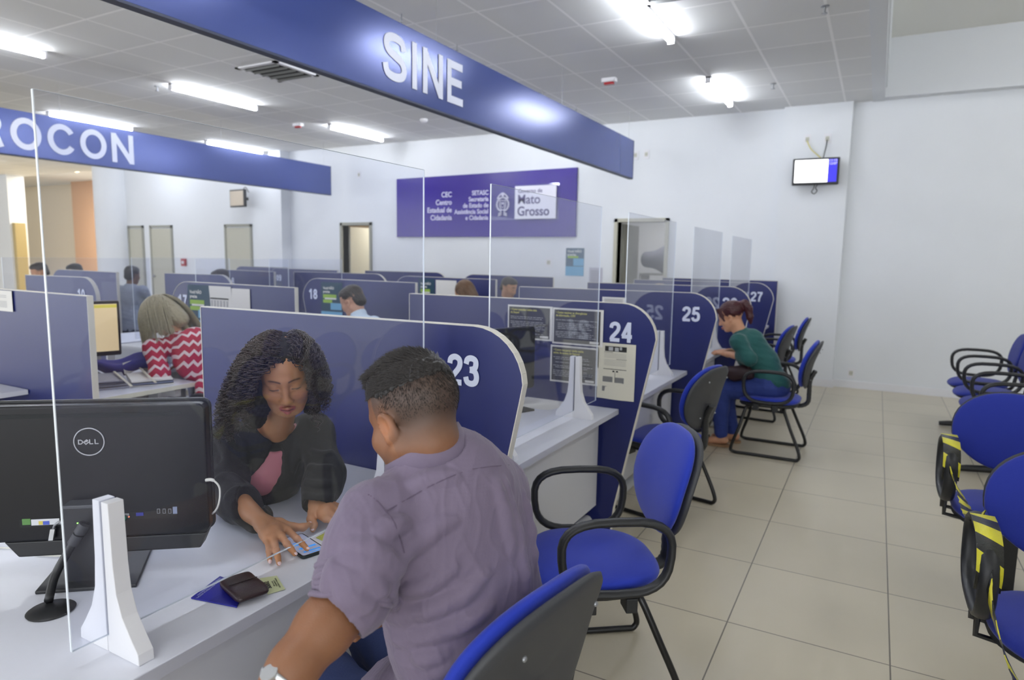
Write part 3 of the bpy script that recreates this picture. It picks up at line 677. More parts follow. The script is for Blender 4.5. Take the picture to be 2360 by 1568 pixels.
# three dark sheets and one tall sheet on partition 24
PY = 3.37 - .0175
def dark_sheet(x0, x1, z0, z1, head, label, seed):
    t = sheet_y('notice', x0, x1, z0, z1, PY, PAPER, label, 'notice', 'dark printed notices', curl=.002)
    w, h = (x1 - x0) / 2, (z1 - z0) / 2; b = .010
    bars(t, 'printed_field', DARKP, [(-w + b, w - b * 1.6, -h + b, h - b)], -.0038)
    text_mesh('notice_heading', head, .0165, YEL, t, (-w + .020, -.0048, h - .034), (1, 0, 0), (0, 0, 1), depth=.0004, bold=.0006, align='LEFT', sx=.86)
    r = random.Random(seed); rows = []; z = h - .068
    while z > -h + .03:
        x = -w + .02 + r.choice((0, .012)); e = w - .03 - r.random() * .05
        while x < e:
            L = .008 + r.random() * .022; rows.append((x, min(x + L, e), z, z + .0032)); x += L + .004
        z -= .0095 if r.random() < .75 else .019
    bars(t, 'printed_lines', PALE, rows, -.0046)
    bars(t, 'printed_stamp', PAPER, [(w - .075, w - .022, -h + .014, -h + .026)], -.0047)
    return t
dark_sheet(-1.865, -1.578, 1.088, 1.283, '• Como consultar minha data\ndo Saque?', 'dark notice with white rim at the upper left of partition 24', 1)
dark_sheet(-1.576, -1.275, 1.078, 1.280, '• Como resolver as divergências\nde informação, CPF?', 'dark notice with white rim right under the top edge beside the 24', 2)
dark_sheet(-1.585, -1.295, .862, 1.070, '• Como recuperar minha senha\nacima de acesso do Seguro?', 'dark notice with white rim below the other two, behind the screen foot', 3)
t = sheet_y('notice', -1.30, -1.088, .800, 1.105, PY, mat('ivory paper', (214, 210, 194), .7), 'tall ivory notice taped under the number 24, its foot curling up', 'notice', curl=.012)
w, h = .106, .152
r = random.Random(5); rows = [(-.070, .055, z, z + .0018) for z in (.095, .088, .081, .074, .060, .053, .046, .039, .032)]
bars(t, 'printed_lines', mat('faint print', (168, 166, 158), .7), rows, -.0022)
bars(t, 'printed_rules', INK, [(-.072, .058, .010, .013), (.0, .058, .066, .068), (-.07, -.02, .102, .104), (-.006, -.004, -.10, -.005), (-.02, -.008, -.004, .004), (.0, .012, -.004, .004)], -.0024)
bars(t, 'printed_banner', mat('black print', (40, 40, 40), .7), [(-.066, .056, .108, .136)], -.0024)
bars(t, 'banner_figures', PALE, [(-.045, -.02, .112, .132), (-.01, .012, .110, .130), (.018, .03, .118, .134)], -.0030)
bars(t, 'printed_pictures', GREYP, [(-.074, -.018, -.060, -.030), (-.006, .046, -.062, -.032), (-.076, -.022, -.112, -.084), (-.010, .042, -.116, -.088)], -.0024)
t = sheet_y('notice', -1.85, -1.655, 1.10, 1.265, 4.84 - .0175, PAPER, 'pale printed notice near the top of partition 25 seen over the 24', 'notice', curl=.003)
bars(t, 'printed_field', GREYP, [(-.085, .085, -.07, .02)], -.004); bars(t, 'printed_lines', GREYP, [(-.08, .07, z, z + .003) for z in (.035, .045, .055, .065)], -.004)
# posters and sheets on the middle island
def poster(x0, x1, z0, z1, y, label):
    t = sheet_y('poster', x0, x1, z0, z1, y - .0175, TEAL, label, 'poster', curl=.001); w, h = (x1 - x0) / 2, (z1 - z0) / 2
    text_mesh('poster_title', 'Você NÃO\nprecisa', .034, PAPER, t, (-w + .03, -.005, h - .075), (1, 0, 0), (0, 0, 1), depth=.0005, bold=.001, align='LEFT', sx=.9)
    bars(t, 'poster_highlight', GPRINT, [(-w + .028, w * .45, h - .155, h - .118), (-w + .028, w * .05, h - .20, h - .168)], -.0045)
    bars(t, 'poster_lines', PAPER, [(-w + .05, w * .45, h - .165, h - .150)], -.0052)
    bars(t, 'poster_picture', LBLUE, [(-w * .1, w - .01, -h * .35, -h * .02), (-w, w, -h, -h * .45)], -.0046)
    return t
poster(-4.775, -4.50, .92, 1.302, 3.38, 'dark teal poster beside the number 17')
poster(-4.735, -4.46, .90, 1.29, 4.78, 'dark teal poster behind the head of the man in white')
poster(-4.62, -4.40, .92, 1.30, 6.20, 'dark teal poster left of the brown haired person far behind')
poster(-2.95, -2.68, .92, 1.27, 6.31, 'small teal poster behind acrylic near the middle of the photo') if False else None
t = sheet_y('paper_sheet', -4.515, -4.262, 1.08, 1.300, 3.36, PAPER, 'white table sheet beside the teal poster of partition 17', 'paper', curl=.004, skew=.01)
bars(t, 'printed_rule', INK, [(-.11, .10, .010, .020)]); bars(t, 'printed_lines', PALE, [(-.10 + k * .035, -.085 + k * .035, -.09, 0) for k in range(6)])
sheet_y('paper_sheet', -4.255, -4.055, 1.08, 1.290, 3.36, PAPER, 'blank white sheet right of the table sheet on partition 17', 'paper', curl=.004)
sheet_y('paper_sheet', -4.38, -4.10, .95, 1.29, 6.18, PAPER, 'white sheet behind the brown haired head', 'paper', curl=.004)
t = sheet_y('notice', -4.60, -4.345, 1.195, 1.315, 1.95, PAPER, 'white typed notice hanging at the left border', 'notice', curl=.004)
bars(t, 'printed_lines', PALE, [(-.09, .07, z, z + .003) for z in (.03, .02, -.005, -.013, -.021, -.029, -.037)])

# purple wall sign
t = empty('wall_sign', (-5.67, WY, 1.88), 0, 'large purple sign with white lettering on the end wall', 'sign')
PUR = mat('purple sign board', (54, 36, 138), .25, spec=.6)
MB().add([(-1.685, -.03, 0), (1.675, -.03, 0), (1.675, -.03, 1.015), (-1.685, -.03, .985), (-1.685, 0, 0), (1.675, 0, 0), (1.675, 0, 1.015), (-1.685, 0, .985)], [(0, 1, 2, 3), (7, 6, 5, 4), (0, 4, 5, 1), (1, 5, 6, 2), (2, 6, 7, 3), (3, 7, 4, 0)]).build('sign_board', PUR, t)
LW = mat('sign white print', (214, 212, 240), .5)
ox, oz = -5.67, 1.88
text_mesh('sign_text', 'CEC\nCentro\nEstadual de\nCidadania', .118, LW, t, (-6.21 - ox, -.033, .50), (1, 0, 0), (0, 0, 1), depth=.003, bold=.0022, align='RIGHT', line=1.05, sx=.92)
text_mesh('sign_text', 'SETASC\nSecretaria\nde Estado de\nAssistência Social\ne Cidadania', .100, LW, t, (-5.51 - ox, -.033, .50), (1, 0, 0), (0, 0, 1), depth=.003, bold=.0022, align='RIGHT', line=.98, sx=.92)
pl = MB().box((.20, -.05, .262), (1.40, -.042, .80)).build('clear_plaque', ACR, t)
MB().box((.655, -.062, .275), (1.36, -.052, .775)).build('white_plate', mat('white plate', (232, 232, 244), .4), t)
PI = mat('violet ink', (84, 76, 130), .5)
text_mesh('plate_text', 'Governo de', .085, PI, t, (.71, -.064, .695), (1, 0, 0), (0, 0, 1), depth=.003, align='LEFT', bold=.0005)
text_mesh('plate_text', 'Mato', .20, PI, t, (.70, -.064, .565), (1, 0, 0), (0, 0, 1), depth=.003, bold=.0025, align='LEFT', sx=.95)
text_mesh('plate_text', 'Grosso', .20, PI, t, (.70, -.064, .385), (1, 0, 0), (0, 0, 1), depth=.003, bold=.0035, align='LEFT', sx=.92)
cr = MB(); cx, cz = .435, .51; Yc = -.058
def cp(u, v): return (cx + u, Yc, cz + v)
cr.tube([cp(-.055, .055), cp(.055, .055), cp(.055, -.03), cp(.03, -.08), cp(0, -.095), cp(-.03, -.08), cp(-.055, -.03)], .008, 6, closed=True)
cr.tube([cp(-.03, .03), cp(-.03, -.03), cp(0, -.06), cp(.03, -.03), cp(.03, .03), cp(0, .0)], .006, 5, closed=True)
cr.ball(cp(0, .01), (.018, .004, .018), nu=8, nv=6)
for s in (-1, 1):
    for k in range(9):
        a = R(-70 + 17 * k); cr.ball(cp(s * math.cos(a) * .105, math.sin(a) * .105 - .005), (.021, .004, .014), nu=8, nv=4)
    cr.tube([cp(s * .02, .165), cp(s * .07, .125), cp(s * .10, .085)], .011, 6); cr.tube([cp(s * .02, -.13), cp(s * .07, -.15), cp(s * .075, -.18), cp(s * .02, -.16)], .010, 6)
cr.tube([cp(0, .175), cp(0, .115)], .022, 6); cr.tube([cp(-.09, .09), cp(0, .10), cp(.09, .09)], .010, 6)
cr.build('emblem', mat('emblem white', (222, 220, 236), .5), t)

# screen on the column with its cables and sockets
t = empty('wall_screen', (-.755, 9.03, 2.655), 0, 'black screen on the column showing a white and blue picture', 'television')
t.rotation_euler = (R(6), 0, R(3))
MB().box((-.26, -.025, -.155), (.26, .02, .165)).build('screen_case', BLK, t, bevel=.01)
def emi(name, rgb, e): return mat(name, rgb, .4, emit=e)
def pq(name, x0, x1, z0, z1, m, y=-.0262): return MB().add([(x0, y, z0), (x1, y, z0), (x1, y, z1), (x0, y, z1)], [(0, 1, 2, 3)]).build(name, m, t)
pq('picture_white', -.235, .135, -.122, .145, emi('lit white picture', (248, 248, 248), 1.6)); pq('picture_blue', .135, .235, -.122, .145, emi('lit blue picture', (40, 34, 170), .9))
pq('picture_bar', -.225, .130, .042, .050, mat('dark picture bar', (70, 70, 66), .5), -.0268)
text_mesh('picture_clock', '11:15\n12/07', .038, emi('lit pale text', (190, 190, 240), .9), t, (.188, -.0268, .112), (1, 0, 0), (0, 0, 1), depth=.0004)
MB().box((-.05, .015, -.06), (.05, .10, .06)).build('wall_bracket', BLK, t)
MB().tube(spline([(0, -.0, -.15), (-.012, .0, -.20), (-.03, .0, -.235), (0, .0, -.26), (.03, .0, -.225), (.012, .0, -.19), (.03, .01, -.155)], 8), .005, 6).build('hanging_cable', BLK, t, smooth='full')
def cable(pts, r, m, label, name='cable', n=8): return tag(MB().tube(spline(pts, n), r, 8).build(name, m, smooth='full'), label, 'cable')
def socket(px, py, y, label, dark=False, s=(.085, .125)):
    c = at(px, py, y=y); t = empty('wall_socket', (c.x, y, c.z), 0, label, 'socket')
    MB().prism(rpoly(s[0], s[1], .01), lambda u, v, q: (u, q, v), -.010, 0).build('socket_plate', WHITE, t)
    MB().prism(rpoly(s[0] * .5, s[1] * .45, .006), lambda u, v, q: (u, q, v), -.013, -.009).build('socket_insert', mat('socket insert', (196, 196, 184), .5), t)
    MB().ball((-.01, -.013, 0), .004, nu=8, nv=4).ball((.01, -.013, 0), .004, nu=8, nv=4).build('socket_holes', INK, t)
    return c
CY = WY - .10
a = socket(1861, 322, CY, 'white wall box with yellow cable above the black screen'); b = socket(1907, 320, CY, 'white socket with black plug above the black screen')
cable([(a.x, CY - .03, a.z - .02), (a.x + .05, CY - .05, a.z - .12), (a.x + .13, CY - .05, a.z - .20), (a.x + .20, CY - .05, 2.80)], .006, mat('yellow cable', (214, 204, 120), .5), 'yellow cable running down to the wall screen')
cable([(b.x, CY - .03, b.z - .02), (b.x - .005, CY - .05, b.z - .10), (b.x - .02, CY - .05, b.z - .18), (b.x - .03, CY - .05, 2.80)], .006, BLK, 'black cable running down to the wall screen')
MB
socket(1961, 860, WY, 'white socket low on the end wall above the baseboard'); socket(1490, 356, WY, 'white wall box right of the end of the SINE fascia'); socket(1465, 358, WY, 'white wall box touching the end of the SINE fascia')
socket(828, 403, WY, 'faint white wall box above the open back room'); socket(1265, 605, WY, 'white wall box between the purple sign and the teal poster', s=(.12, .14))
# small screen on the far pier
t = empty('wall_screen', (-11.05, 8.95, 2.62), R(-6), 'small screen turned aside on the far wall at left', 'television')
MB().box((-.24, -.03, -.17), (.24, .03, .17)).build('screen_case', BLK, t, bevel=.01)
MB().box((-.215, -.035, -.14), (.215, -.03, .14)).build('screen_picture', emi('lit tan picture', (170, 158, 140), .25), t)
MB().tube([(0, .03, 0), (.10, .16, 0)], .03, 8).tube(spline([(.05, .06, .14), (.10, .10, .22), (.14, .14, .12)], 6), .008, 5).build('wall_bracket', BLK, t)
# poster, paper and red call point on the end wall
t = empty('poster', (-4.005, WY, 1.51), 0, 'teal and light blue poster on the end wall beside the open door', 'poster')
MB().box((-.145, -.006, -.21), (.15, 0, .205)).build('sheet', mat('grey teal print', (84, 106, 126), .5), t)
text_mesh('poster_title', 'Você NÃO\nprecisa', .05, PAPER, t, (-.12, -.008, .13), (1, 0, 0), (0, 0, 1), depth=.001, align='LEFT', bold=.001)
bars(t, 'poster_highlight', GPRINT, [(-.115, .06, .055, .085)], -.008); bars(t, 'poster_picture', LBLUE, [(-.02, .15, -.06, .05), (-.145, .15, -.21, -.07)], -.009)
t = empty('notice', (-3.66, WY, 1.28), 0, 'grey white paper on the end wall left of the open door', 'notice')
MB().box((-.105, -.004, -.15), (.105, 0, .15)).build('sheet', mat('dull paper', (190, 190, 202), .7), t); bars(t, 'printed_lines', GREYP, [(-.08, .07, .1 - .02 * k, .105 - .02 * k) for k in range(9)], -.006)
c = at(426, 605, y=WY); t = empty('call_point', (c.x, WY, c.z), 0, 'small red fire call point on the far wall', 'fire alarm')
MB().box((-.07, -.05, -.08), (.07, 0, .08)).build('call_point_case', mat('red plastic', (172, 40, 48), .4), t, bevel=.008); MB().box((-.035, -.056, -.03), (.035, -.05, .03)).build('call_point_window', WHITE, t)
# store room shelf with grey bundles ; cabinet and box in the other room
t = empty('shelf_with_bundles', (-2.95, 11.2, 1.0), 0, 'shelf stacked with grey bundles in the open store room', 'shelf')
MB().box((-.6, -.25, .30), (.6, .25, .33)).box((-.6, -.25, -.98), (-.57, .25, .33)).box((.57, -.25, -.98), (.6, .25, .33)).build('shelf_frame', mat('grey shelf metal', (150, 152, 154), .5), t)
tag(MB().pad(.38, .22, .46, 2.6, 2.2, warp=lambda u, v, w: (-3.22 + u, 11.2 + v, 1.565 + w * (1 + .3 * math.sin(9 * u)))).build('cloth_bundle', mat('grey cloth', (96, 98, 112), .9), smooth='full'), 'round grey cloth bundle seen through the open store room door', 'bundle')
tag(MB().pad(.30, .24, .36, 3, 2.4, warp=lambda u, v, w: (-2.45 + u, 11.15 + v, 1.515 + w * (1 + .2 * math.sin(11 * v)))).build('cloth_bundle', mat('grey cloth', (96, 98, 112), .9), smooth='full'), 'smaller grey cloth bundle at the right side of the store room', 'bundle')
t = empty('filing_cabinet', (-8.35, 10.3, 0), 0, 'pale metal cabinet in the open back room', 'cabinet')
MB().box((-.30, -.25, 0), (.55, .3, 1.55)).build('cabinet_body', mat('pale grey metal', (186, 186, 180), .5), t, bevel=.01); MB().box((-.28, -.262, .8), (.53, -.25, 1.5)).build('cabinet_door', mat('pale grey metal', (186, 186, 180), .5), t)
tag(MB().prism(rpoly(.55, .18, .05), lambda u, v, q: (-8.1 + u, q, 1.64 + v), 10.1, 10.5).build('appliance', mat('off white plastic', (206, 204, 190), .5)), 'off white appliance on top of the cabinet', 'appliance')
t = empty('cardboard_box', (-8.02, 10.3, 1.73), 0, 'brown box on the appliance in the open back room', 'box'); MB().box((-.15, -.13, 0), (.15, .13, .24)).build('box_body', mat('brown cardboard', (146, 104, 70), .8), t)

# ------------------------------------------------------------ near monitor
MN = Vector((.622, -.783, 0)); MC = Vector((-1.64, .87, 0)); MZ = math.atan2(.622, .783); MO = Vector((-1.659, .8935, .75))
mon = empty('monitor', MO, MZ, 'large black all-in-one monitor seen from behind, round emblem on its back', 'monitor')
MI = (Matrix.Translation(MO) @ Matrix.Rotation(MZ, 4, 'Z')).inverted()
def mh(px, py, off=0):
    p = MI @ hit(px, py, MC + MN * off, MN); return p
MBK = mat('glossy black plastic', (12, 13, 20), .30, spec=.35)
MB().prism(rpoly(.545, .335, .02), lambda u, v, q: (u - .003, q, .265 + v), -.028, .012).build('monitor_case', MBK, mon, bevel=.006)
MB().prism(rpoly(.552, .345, .022), lambda u, v, q: (u - .003, q, .266 + v), .010, .022).build('monitor_bezel', BLK, mon, bevel=.003)
MB().add([(-.26, .0235, .12), (.26, .0235, .12), (.26, .0235, .42), (-.26, .0235, .42)], [(3, 2, 1, 0)]).build('screen', mat('lit screen', (200, 210, 225), .3, emit=.5), mon)
MB().prism(rpoly(.455, .010, .0045), lambda u, v, q: (u - .012, q, .408 + v), -.0290, -.024).build('vent_slot', mat('dark hollow', (8, 8, 10), .9), mon)
MB().add([(-.20, -.025, .098), (.262, -.025, .098), (.245, -.025, .058), (-.17, -.025, .058), (-.20, .02, .098), (.262, .02, .098), (.245, .02, .058), (-.17, .02, .058)], [(0, 3, 2, 1), (4, 5, 6, 7), (0, 1, 5, 4), (1, 2, 6, 5), (2, 3, 7, 6), (3, 0, 4, 7)]).build('speaker_bar', BLK, mon, bevel=.004)
LG = mat('silver logo', (176, 176, 180), .35, metal=.5)
lc = mh(205, 1019)
MB().tube([(lc.x + .0335 * math.cos(k * math.pi / 20), -.0290, lc.z + .0335 * math.sin(k * math.pi / 20)) for k in range(40)], .0018, 6, closed=True).build('emblem_ring', LG, mon, smooth='full')
def word(t, name, s, x, z, m, polys, y=-.0296):
    mb = MB()
    for P in polys:
        for a, b in zip(P, P[1:]):
            A = Vector(a); B = Vector(b); d = (B - A).normalized(); q = Vector((-d.y, d.x)) * .10; e = d * .09; quad = [A - e + q, A - e - q, B + e - q, B + e + q]
            mb.add([(x + v.x * s, y, z + v.y * s) for v in quad], [(0, 1, 2, 3)])
    return mb.build(name, m, t)
word(mon, 'emblem_letters', .0118, lc.x - .0245, lc.z - .006, LG, [[(.1, .1), (.1, .9), (.55, .9), (.85, .65), (.85, .35), (.55, .1), (.1, .1)],
     [(1.45, .05), (1.05, .45), (1.65, .95)], [(1.2, .5), (1.72, .62)], [(1.45, .0), (2.0, .45)], [(1.3, .68), (1.85, .80)], [(2.2, .95), (2.2, .1), (2.75, .1)], [(3.2, .95), (3.2, .1), (3.75, .1)]])
MB().box((-.046, -.068, 0), (.042, -.026, .198)).build('stand_neck', BLK, mon, bevel=.006)
MB().box((-.046, -.0695, .19), (.042, -.027, .199)).build('neck_cap', mat('worn grey plastic', (74, 76, 80), .4), mon, bevel=.002)
fp = [MI @ at(px, py, z=.75) for px, py in ((80, 1372), (315, 1355), (353, 1264), (172, 1262))]
slab('stand_foot', [(p.x, p.y, 0.0) for p in fp], .009, BLK, up=(0, 0, 1), parent=mon, bevel=.003)
def mbox(name, px, py, w, h, m, d=.002, parent=mon): c = mh(px, py); return MB().box((c.x - w/2, -.028 - d, c.z - h/2), (c.x + w/2, -.026, c.z + h/2)).build(name, m, parent)
lab = mbox('label_recess', 93, 1206, .092, .020, mat('dark hollow', (8, 8, 10), .9), .0006)
mbox('label_sticker', 104, 1204, .062, .0150, mat('sticker white', (206, 208, 214), .5), .0012); mbox('label_green', 60, 1204, .018, .0150, mat('sticker green', (86, 132, 70), .5), .0012)
mbox('label_yellow', 96, 1206, .014, .009, mat('sticker yellow', (206, 190, 90), .5), .0016); mbox('label_blue', 106, 1206, .014, .009, mat('sticker blue', (70, 90, 190), .5), .0018)
mbox('port_strip', 345, 1188, .125, .020, mat('port black', (12, 12, 14), .5), .0006)
mbox('network_port', 290, 1190, .014, .012, MET, .0010)
mbox('video_port', 322, 1186, .017, .008, mat('port blue', (50, 54, 150), .4), .0022)
for i, x in enumerate((365, 378, 391)):
    mbox('usb_port', x, 1179, .0068, .012, MET, .0014); mbox('usb_slot', x, 1179, .0045, .0095, mat('port black', (12, 12, 14), .5), .0018)
mbox('barcode_label', 403, 1177, .010, .018, mat('sticker grey', (140, 150, 175), .5), .0016)
mbox('power_light', 196, 1192, .0022, .0022, mat('green led', (120, 255, 80), .4, emit=3), .042)
mbox('network_light', 297, 1192, .0020, .0020, mat('red led', (255, 90, 50), .4, emit=2.5), .002); mbox('network_light', 281, 1189, .0018, .0018, mat('amber led', (255, 150, 60), .4, emit=2.0), .002)
M2W = lambda p: (Matrix.Translation(MO) @ Matrix.Rotation(MZ, 4, 'Z')) @ Vector(p)
gcol = mat('green cable', (40, 130, 104), .5)
g0 = mh(288, 1193); tag(MB().tube(spline([M2W((g0.x, -.032, g0.z)), M2W((g0.x - .006, -.045, g0.z - .006)), M2W((g0.x - .030, -.055, g0.z - .018)), M2W((g0.x - .065, -.05, g0.z - .02))], 6), [.0065] * 7 + [.0035] * 12, 8).build('network_cable', gcol, smooth='full'), 'short green network cable plugged into the back of the monitor', 'cable')
k0 = mh(134, 1205); t = empty('padlock', M2W((k0.x, -.036, k0.z)), MZ, 'small steel lock hanging at the back of the monitor', 'lock')
MB().tube(spline([(.02, .004, .006), (.008, -.008, .006), (-.004, -.004, -.004), (-.008, 0, -.012)], 6), .0028, 8).ball((.012, -.004, .004), .006, nu=10, nv=6).build('lock_shackle', MET, t, smooth='full')
MB().add([(x, y, z) for z in (-.012, -.040) for x, y in ((-.013 + (.005 if z < -.03 else .011) - .011, -.006), (-.003 + (-.006 if z < -.03 else 0), -.006), (-.003 + (-.006 if z < -.03 else 0), .002), (-.013 + (-.006 if z < -.03 else 0), .002))], [(0, 1, 2, 3), (7, 6, 5, 4), (0, 4, 5, 1), (1, 5, 6, 2), (2, 6, 7, 3), (3, 7, 4, 0)]).build('lock_body', mat('bright steel', (200, 202, 204), .25, metal=.7), t)
# black gooseneck stand
b = at(118, 1409, z=.75); t = empty('desk_microphone', (b.x, b.y, .75), 0, 'black bent stand on a round black base beside the monitor foot', 'microphone')
MB().lathe([(.0, 0), (.046, 0), (.048, .003), (.044, .006), (.012, .010), (0, .010)], n=32).build('round_base', BLK, t, smooth=True)
a1 = at(112, 1385, z=.765) - Vector((b.x, b.y, .75)); a2 = at(128, 1325, z=.80) - Vector((b.x, b.y, .75)); a3 = at(163, 1262, z=.86) - Vector((b.x, b.y, .75)); a4 = at(196, 1208, z=.915) - Vector((b.x, b.y, .75))
MB().tube(spline([a1, a2, a3, a4], 6), [.0115 - .00005 * k for k in range(19)], 12, flat=(1, .8)).build('bent_arm', BLK, t, smooth='full')
MB().tube([a3 + (a4 - a3) * .15, a3 + (a4 - a3) * .55], .0125, 12).tube([a3 + (a4 - a3) * .62, a4], .0130, 12).build('arm_sleeve', SHELL, t, smooth=True)
# white cable from the side of the monitor over the counter
c1 = M2W(mh(478, 1108)); pts = [c1 + Vector((-.006, 0, 0)), c1 + Vector((.012, .008, .0)), c1 + Vector((.027, .014, -.022)), c1 + Vector((.022, .008, -.07)), at(470, 1200, z=.85), at(430, 1236, z=.80), at(385, 1256, z=.765), at(330, 1266, z=.7535), at(250, 1272, z=.7535), at(180, 1281, z=.7535), at(95, 1280, z=.7535), at(50, 1266, z=.7535), at(-40, 1262, z=.7535)]
n = len(spline(pts, 8)); tag(MB().tube(spline(pts, 8), [.0042] * 9 + [.0024] * (n - 9), 8).build('white_cable', mat('white cable', (220, 218, 208), .4), smooth='full'), 'white cable looping from the side of the monitor onto the counter', 'cable')

# ------------------------------------------------------------ small things on the near counter
Z0 = .7505
D = lambda px, py, z=Z0: at(px, py, z=z)
# phone
q = [D(647, 1257), D(688, 1233), D(755, 1265), D(700, 1294)]
ctr = sum(q, Vector()) / 4; ax = (q[3] - q[0]); ph = math.atan2(ax.y, ax.x); 
t = empty('phone', (ctr.x, ctr.y, Z0), ph, 'black smartphone with lit screen under the woman\'s fingers', 'phone')
MB().prism(rpoly(.146, .074, .010), lambda u, v, s: (u, v, s), 0, .008).build('phone_case', mat('dark green case', (20, 32, 34), .4), t, bevel=.002)
MB().prism(rpoly(.134, .064, .006), lambda u, v, s: (u, v, s), .0078, .0085).build('phone_screen', mat('phone picture', (150, 154, 176), .2, emit=.25), t)
pb = mat('phone blue', (44, 120, 196), .3, emit=.5); mb = MB()
for (x0, x1, y0, y1) in ((.020, .029, -.022, .026), (.046, .053, -.022, .026), (-.02, .0, -.02, .012), (.060, .064, -.01, .02)): mb.box((x0, y0, .0084), (x1, y1, .0087))
mb.build('screen_bars', pb, t)
MB().box((.060, -.008, -.0005 + .002), (.0745, .008, .0045)).build('phone_port', INK, t) if False else None
# identity card, slightly bent
slab('identity_card', [D(728, 1240), D(782, 1211), D(812, 1228), D(764, 1257)], .0008, mat('yellow green card', (176, 180, 92), .5, noise=.35, nscale=90), up=(0, 0, 1), label='yellow green identity card beside the phone', cat='card')
# wallet on blue booklet
t = empty('booklet', D(500, 1370), 0, 'blue booklet lying under the brown wallet', 'booklet'); o0 = D(500, 1370)
bp_ = [D(440, 1381), D(507, 1331), D(570, 1352), D(546, 1402)]
slab('booklet_cover', [p - o0 for p in bp_], .0035, mat('royal blue cover', (34, 36, 146), .45), up=(0, 0, 1), parent=t, bevel=.0006)
e1 = (bp_[0] - bp_[1]).normalized(); e2 = Vector((-e1.y, e1.x, 0))
text_mesh('booklet_text', 'TRABALHO E PREVIDÊNCIA SOCIAL\nMINISTÉRIO DO TRABALHO', .0068, mat('silver print', (170, 176, 214), .5), t, (bp_[0] + bp_[1]) / 2 - o0 + Vector((0, 0, .0038)) + e2 * .012, e1, e2, depth=.0003)
LEA = mat('dark brown leather', (46, 26, 30), .32, spec=.6, noise=.15, nscale=120, bump=.5, bscale=420)
wq = [D(505, 1341, .765), D(574, 1323, .768), D(622, 1357, .766), D(548, 1393, .765)]; wc = sum(wq, Vector()) / 4; wx = ((wq[3] + wq[2]) - (wq[0] + wq[1])) / 2; wy = ((wq[1] + wq[2]) - (wq[0] + wq[3])) / 2
t = empty('wallet', (wc.x, wc.y, .7545), math.atan2(wx.y, wx.x), 'thick dark brown leather wallet on the counter edge', 'wallet')
Lw, Ww = wx.length / 2 + .002, wy.length / 2 + .002
def wwarp(u, v, w): return (u, v, .0115 + w * (1 - .10 * (u / Lw)) + .0018 * math.sin(u * 60) * (w > 0) - (.0016 if (w > 0 and abs(u + .004) < .0022) else 0))
MB().pad(Lw, Ww, .0225, 7, 3.2, nr=14, nc=64, warp=wwarp).build('wallet_body', LEA, t, smooth='full')
MB().tube([(-.004, -Ww * .86, .0232), (-.004, Ww * .86, .0232)], .0009, 6).build('wallet_seam', mat('seam thread', (26, 14, 16), .7), t)
MB().pad(Lw * .995, Ww * .995, .004, 7, 3.2, nr=5, nc=48, warp=lambda u, v, w: (u + .002, v, .0115 + w)).build('wallet_fold', mat('darker leather edge', (24, 12, 14), .5), t, smooth='full')
# queue ticket
t = empty('queue_ticket', D(628, 1350), 0, 'pale green paper queue ticket sticking out from under the wallet', 'ticket'); o0 = D(628, 1350); TK = [D(598, 1334), D(638, 1328), D(658, 1360), D(617, 1372)]
vs = []; 
for i in range(9):
    for j in range(2):
        a = i / 8; lo = TK[0].lerp(TK[3], a); hi = TK[1].lerp(TK[2], a); p = lo.lerp(hi, j) - o0; vs.append((p.x, p.y, .0008 + .006 * max(0, a - .6) ** 2 * (1 if j else .4)))
MB().add(vs, [(2 * i, 2 * i + 1, 2 * i + 3, 2 * i + 2) for i in range(8)]).build('ticket_paper', mat('pale green paper', (208, 214, 168), .7), t, smooth='full')
u1 = (TK[0] - TK[3]).normalized(); u2 = (TK[0] - TK[1]).normalized()
text_mesh('ticket_number', 'S0002', .0165, INK, t, (TK[0].lerp(TK[3], .5).lerp(TK[1].lerp(TK[2], .5), .25)) - o0 + Vector((0, 0, .0018)), u1, u1.cross(Vector((0, 0, -1))) , depth=.0003, bold=.0002)
text_mesh('ticket_small_print', 'SINE 24 10:32\nATENDIMENTO\nAGUARDE A CHAMADA', .0050, INK, t, (TK[0].lerp(TK[3], .5).lerp(TK[1].lerp(TK[2], .5), .68)) - o0 + Vector((0, 0, .0022)), u1, u1.cross(Vector((0, 0, -1))), depth=.0002)
# next bays
t = empty('monitor', (-1.73, 3.02, .75), R(66), 'black monitor on the counter just past partition 23', 'monitor')
MB().prism(rpoly(.50, .34, .02), lambda u, v, s: (u - .02, s, .26 + v), -.02, .02).build('monitor_case', MBK, t, bevel=.005)
MB().prism(rpoly(.12, .008, .0035), lambda u, v, s: (u + .14, s, .39 + v), -.0215, -.019).build('vent_slot', mat('dark hollow', (8, 8, 10), .9), t)
MB().box((-.045, -.06, 0), (.045, -.02, .20)).build('stand_neck', BLK, t, bevel=.005); MB().prism([(-.12, -.16), (.12, -.16), (.09, .08), (-.09, .08)], lambda u, v, s: (u, v, s), 0, .01).build('stand_foot', BLK, t)
slab('paper_sheet', [D(1215, 914), D(1328, 931), D(1262, 946), D(1200, 938)], .0012, PAPER, up=(0, 0, 1), label='loose white paper on the counter behind the screen foot', cat='paper')
t = empty('sanitizer_bottle', (-1.25, 8.2, .7505), 0, 'white pump bottle on the last counter beside partition 27', 'bottle')
MB().lathe([(0, 0), (.045, 0), (.047, .02), (.047, .13), (.03, .16), (.014, .17), (.014, .19), (0, .19)], n=20).build('bottle_body', WHITE, t, smooth=True); MB().box((-.05, -.012, .19), (.014, .012, .205)).build('bottle_pump', BLK, t)

# ------------------------------------------------------------ the blond woman's desk
t = empty('monitor', (-4.46, 2.34, .75), R(72), 'tilted monitor with a yellow page on the blond woman\'s desk', 'monitor')
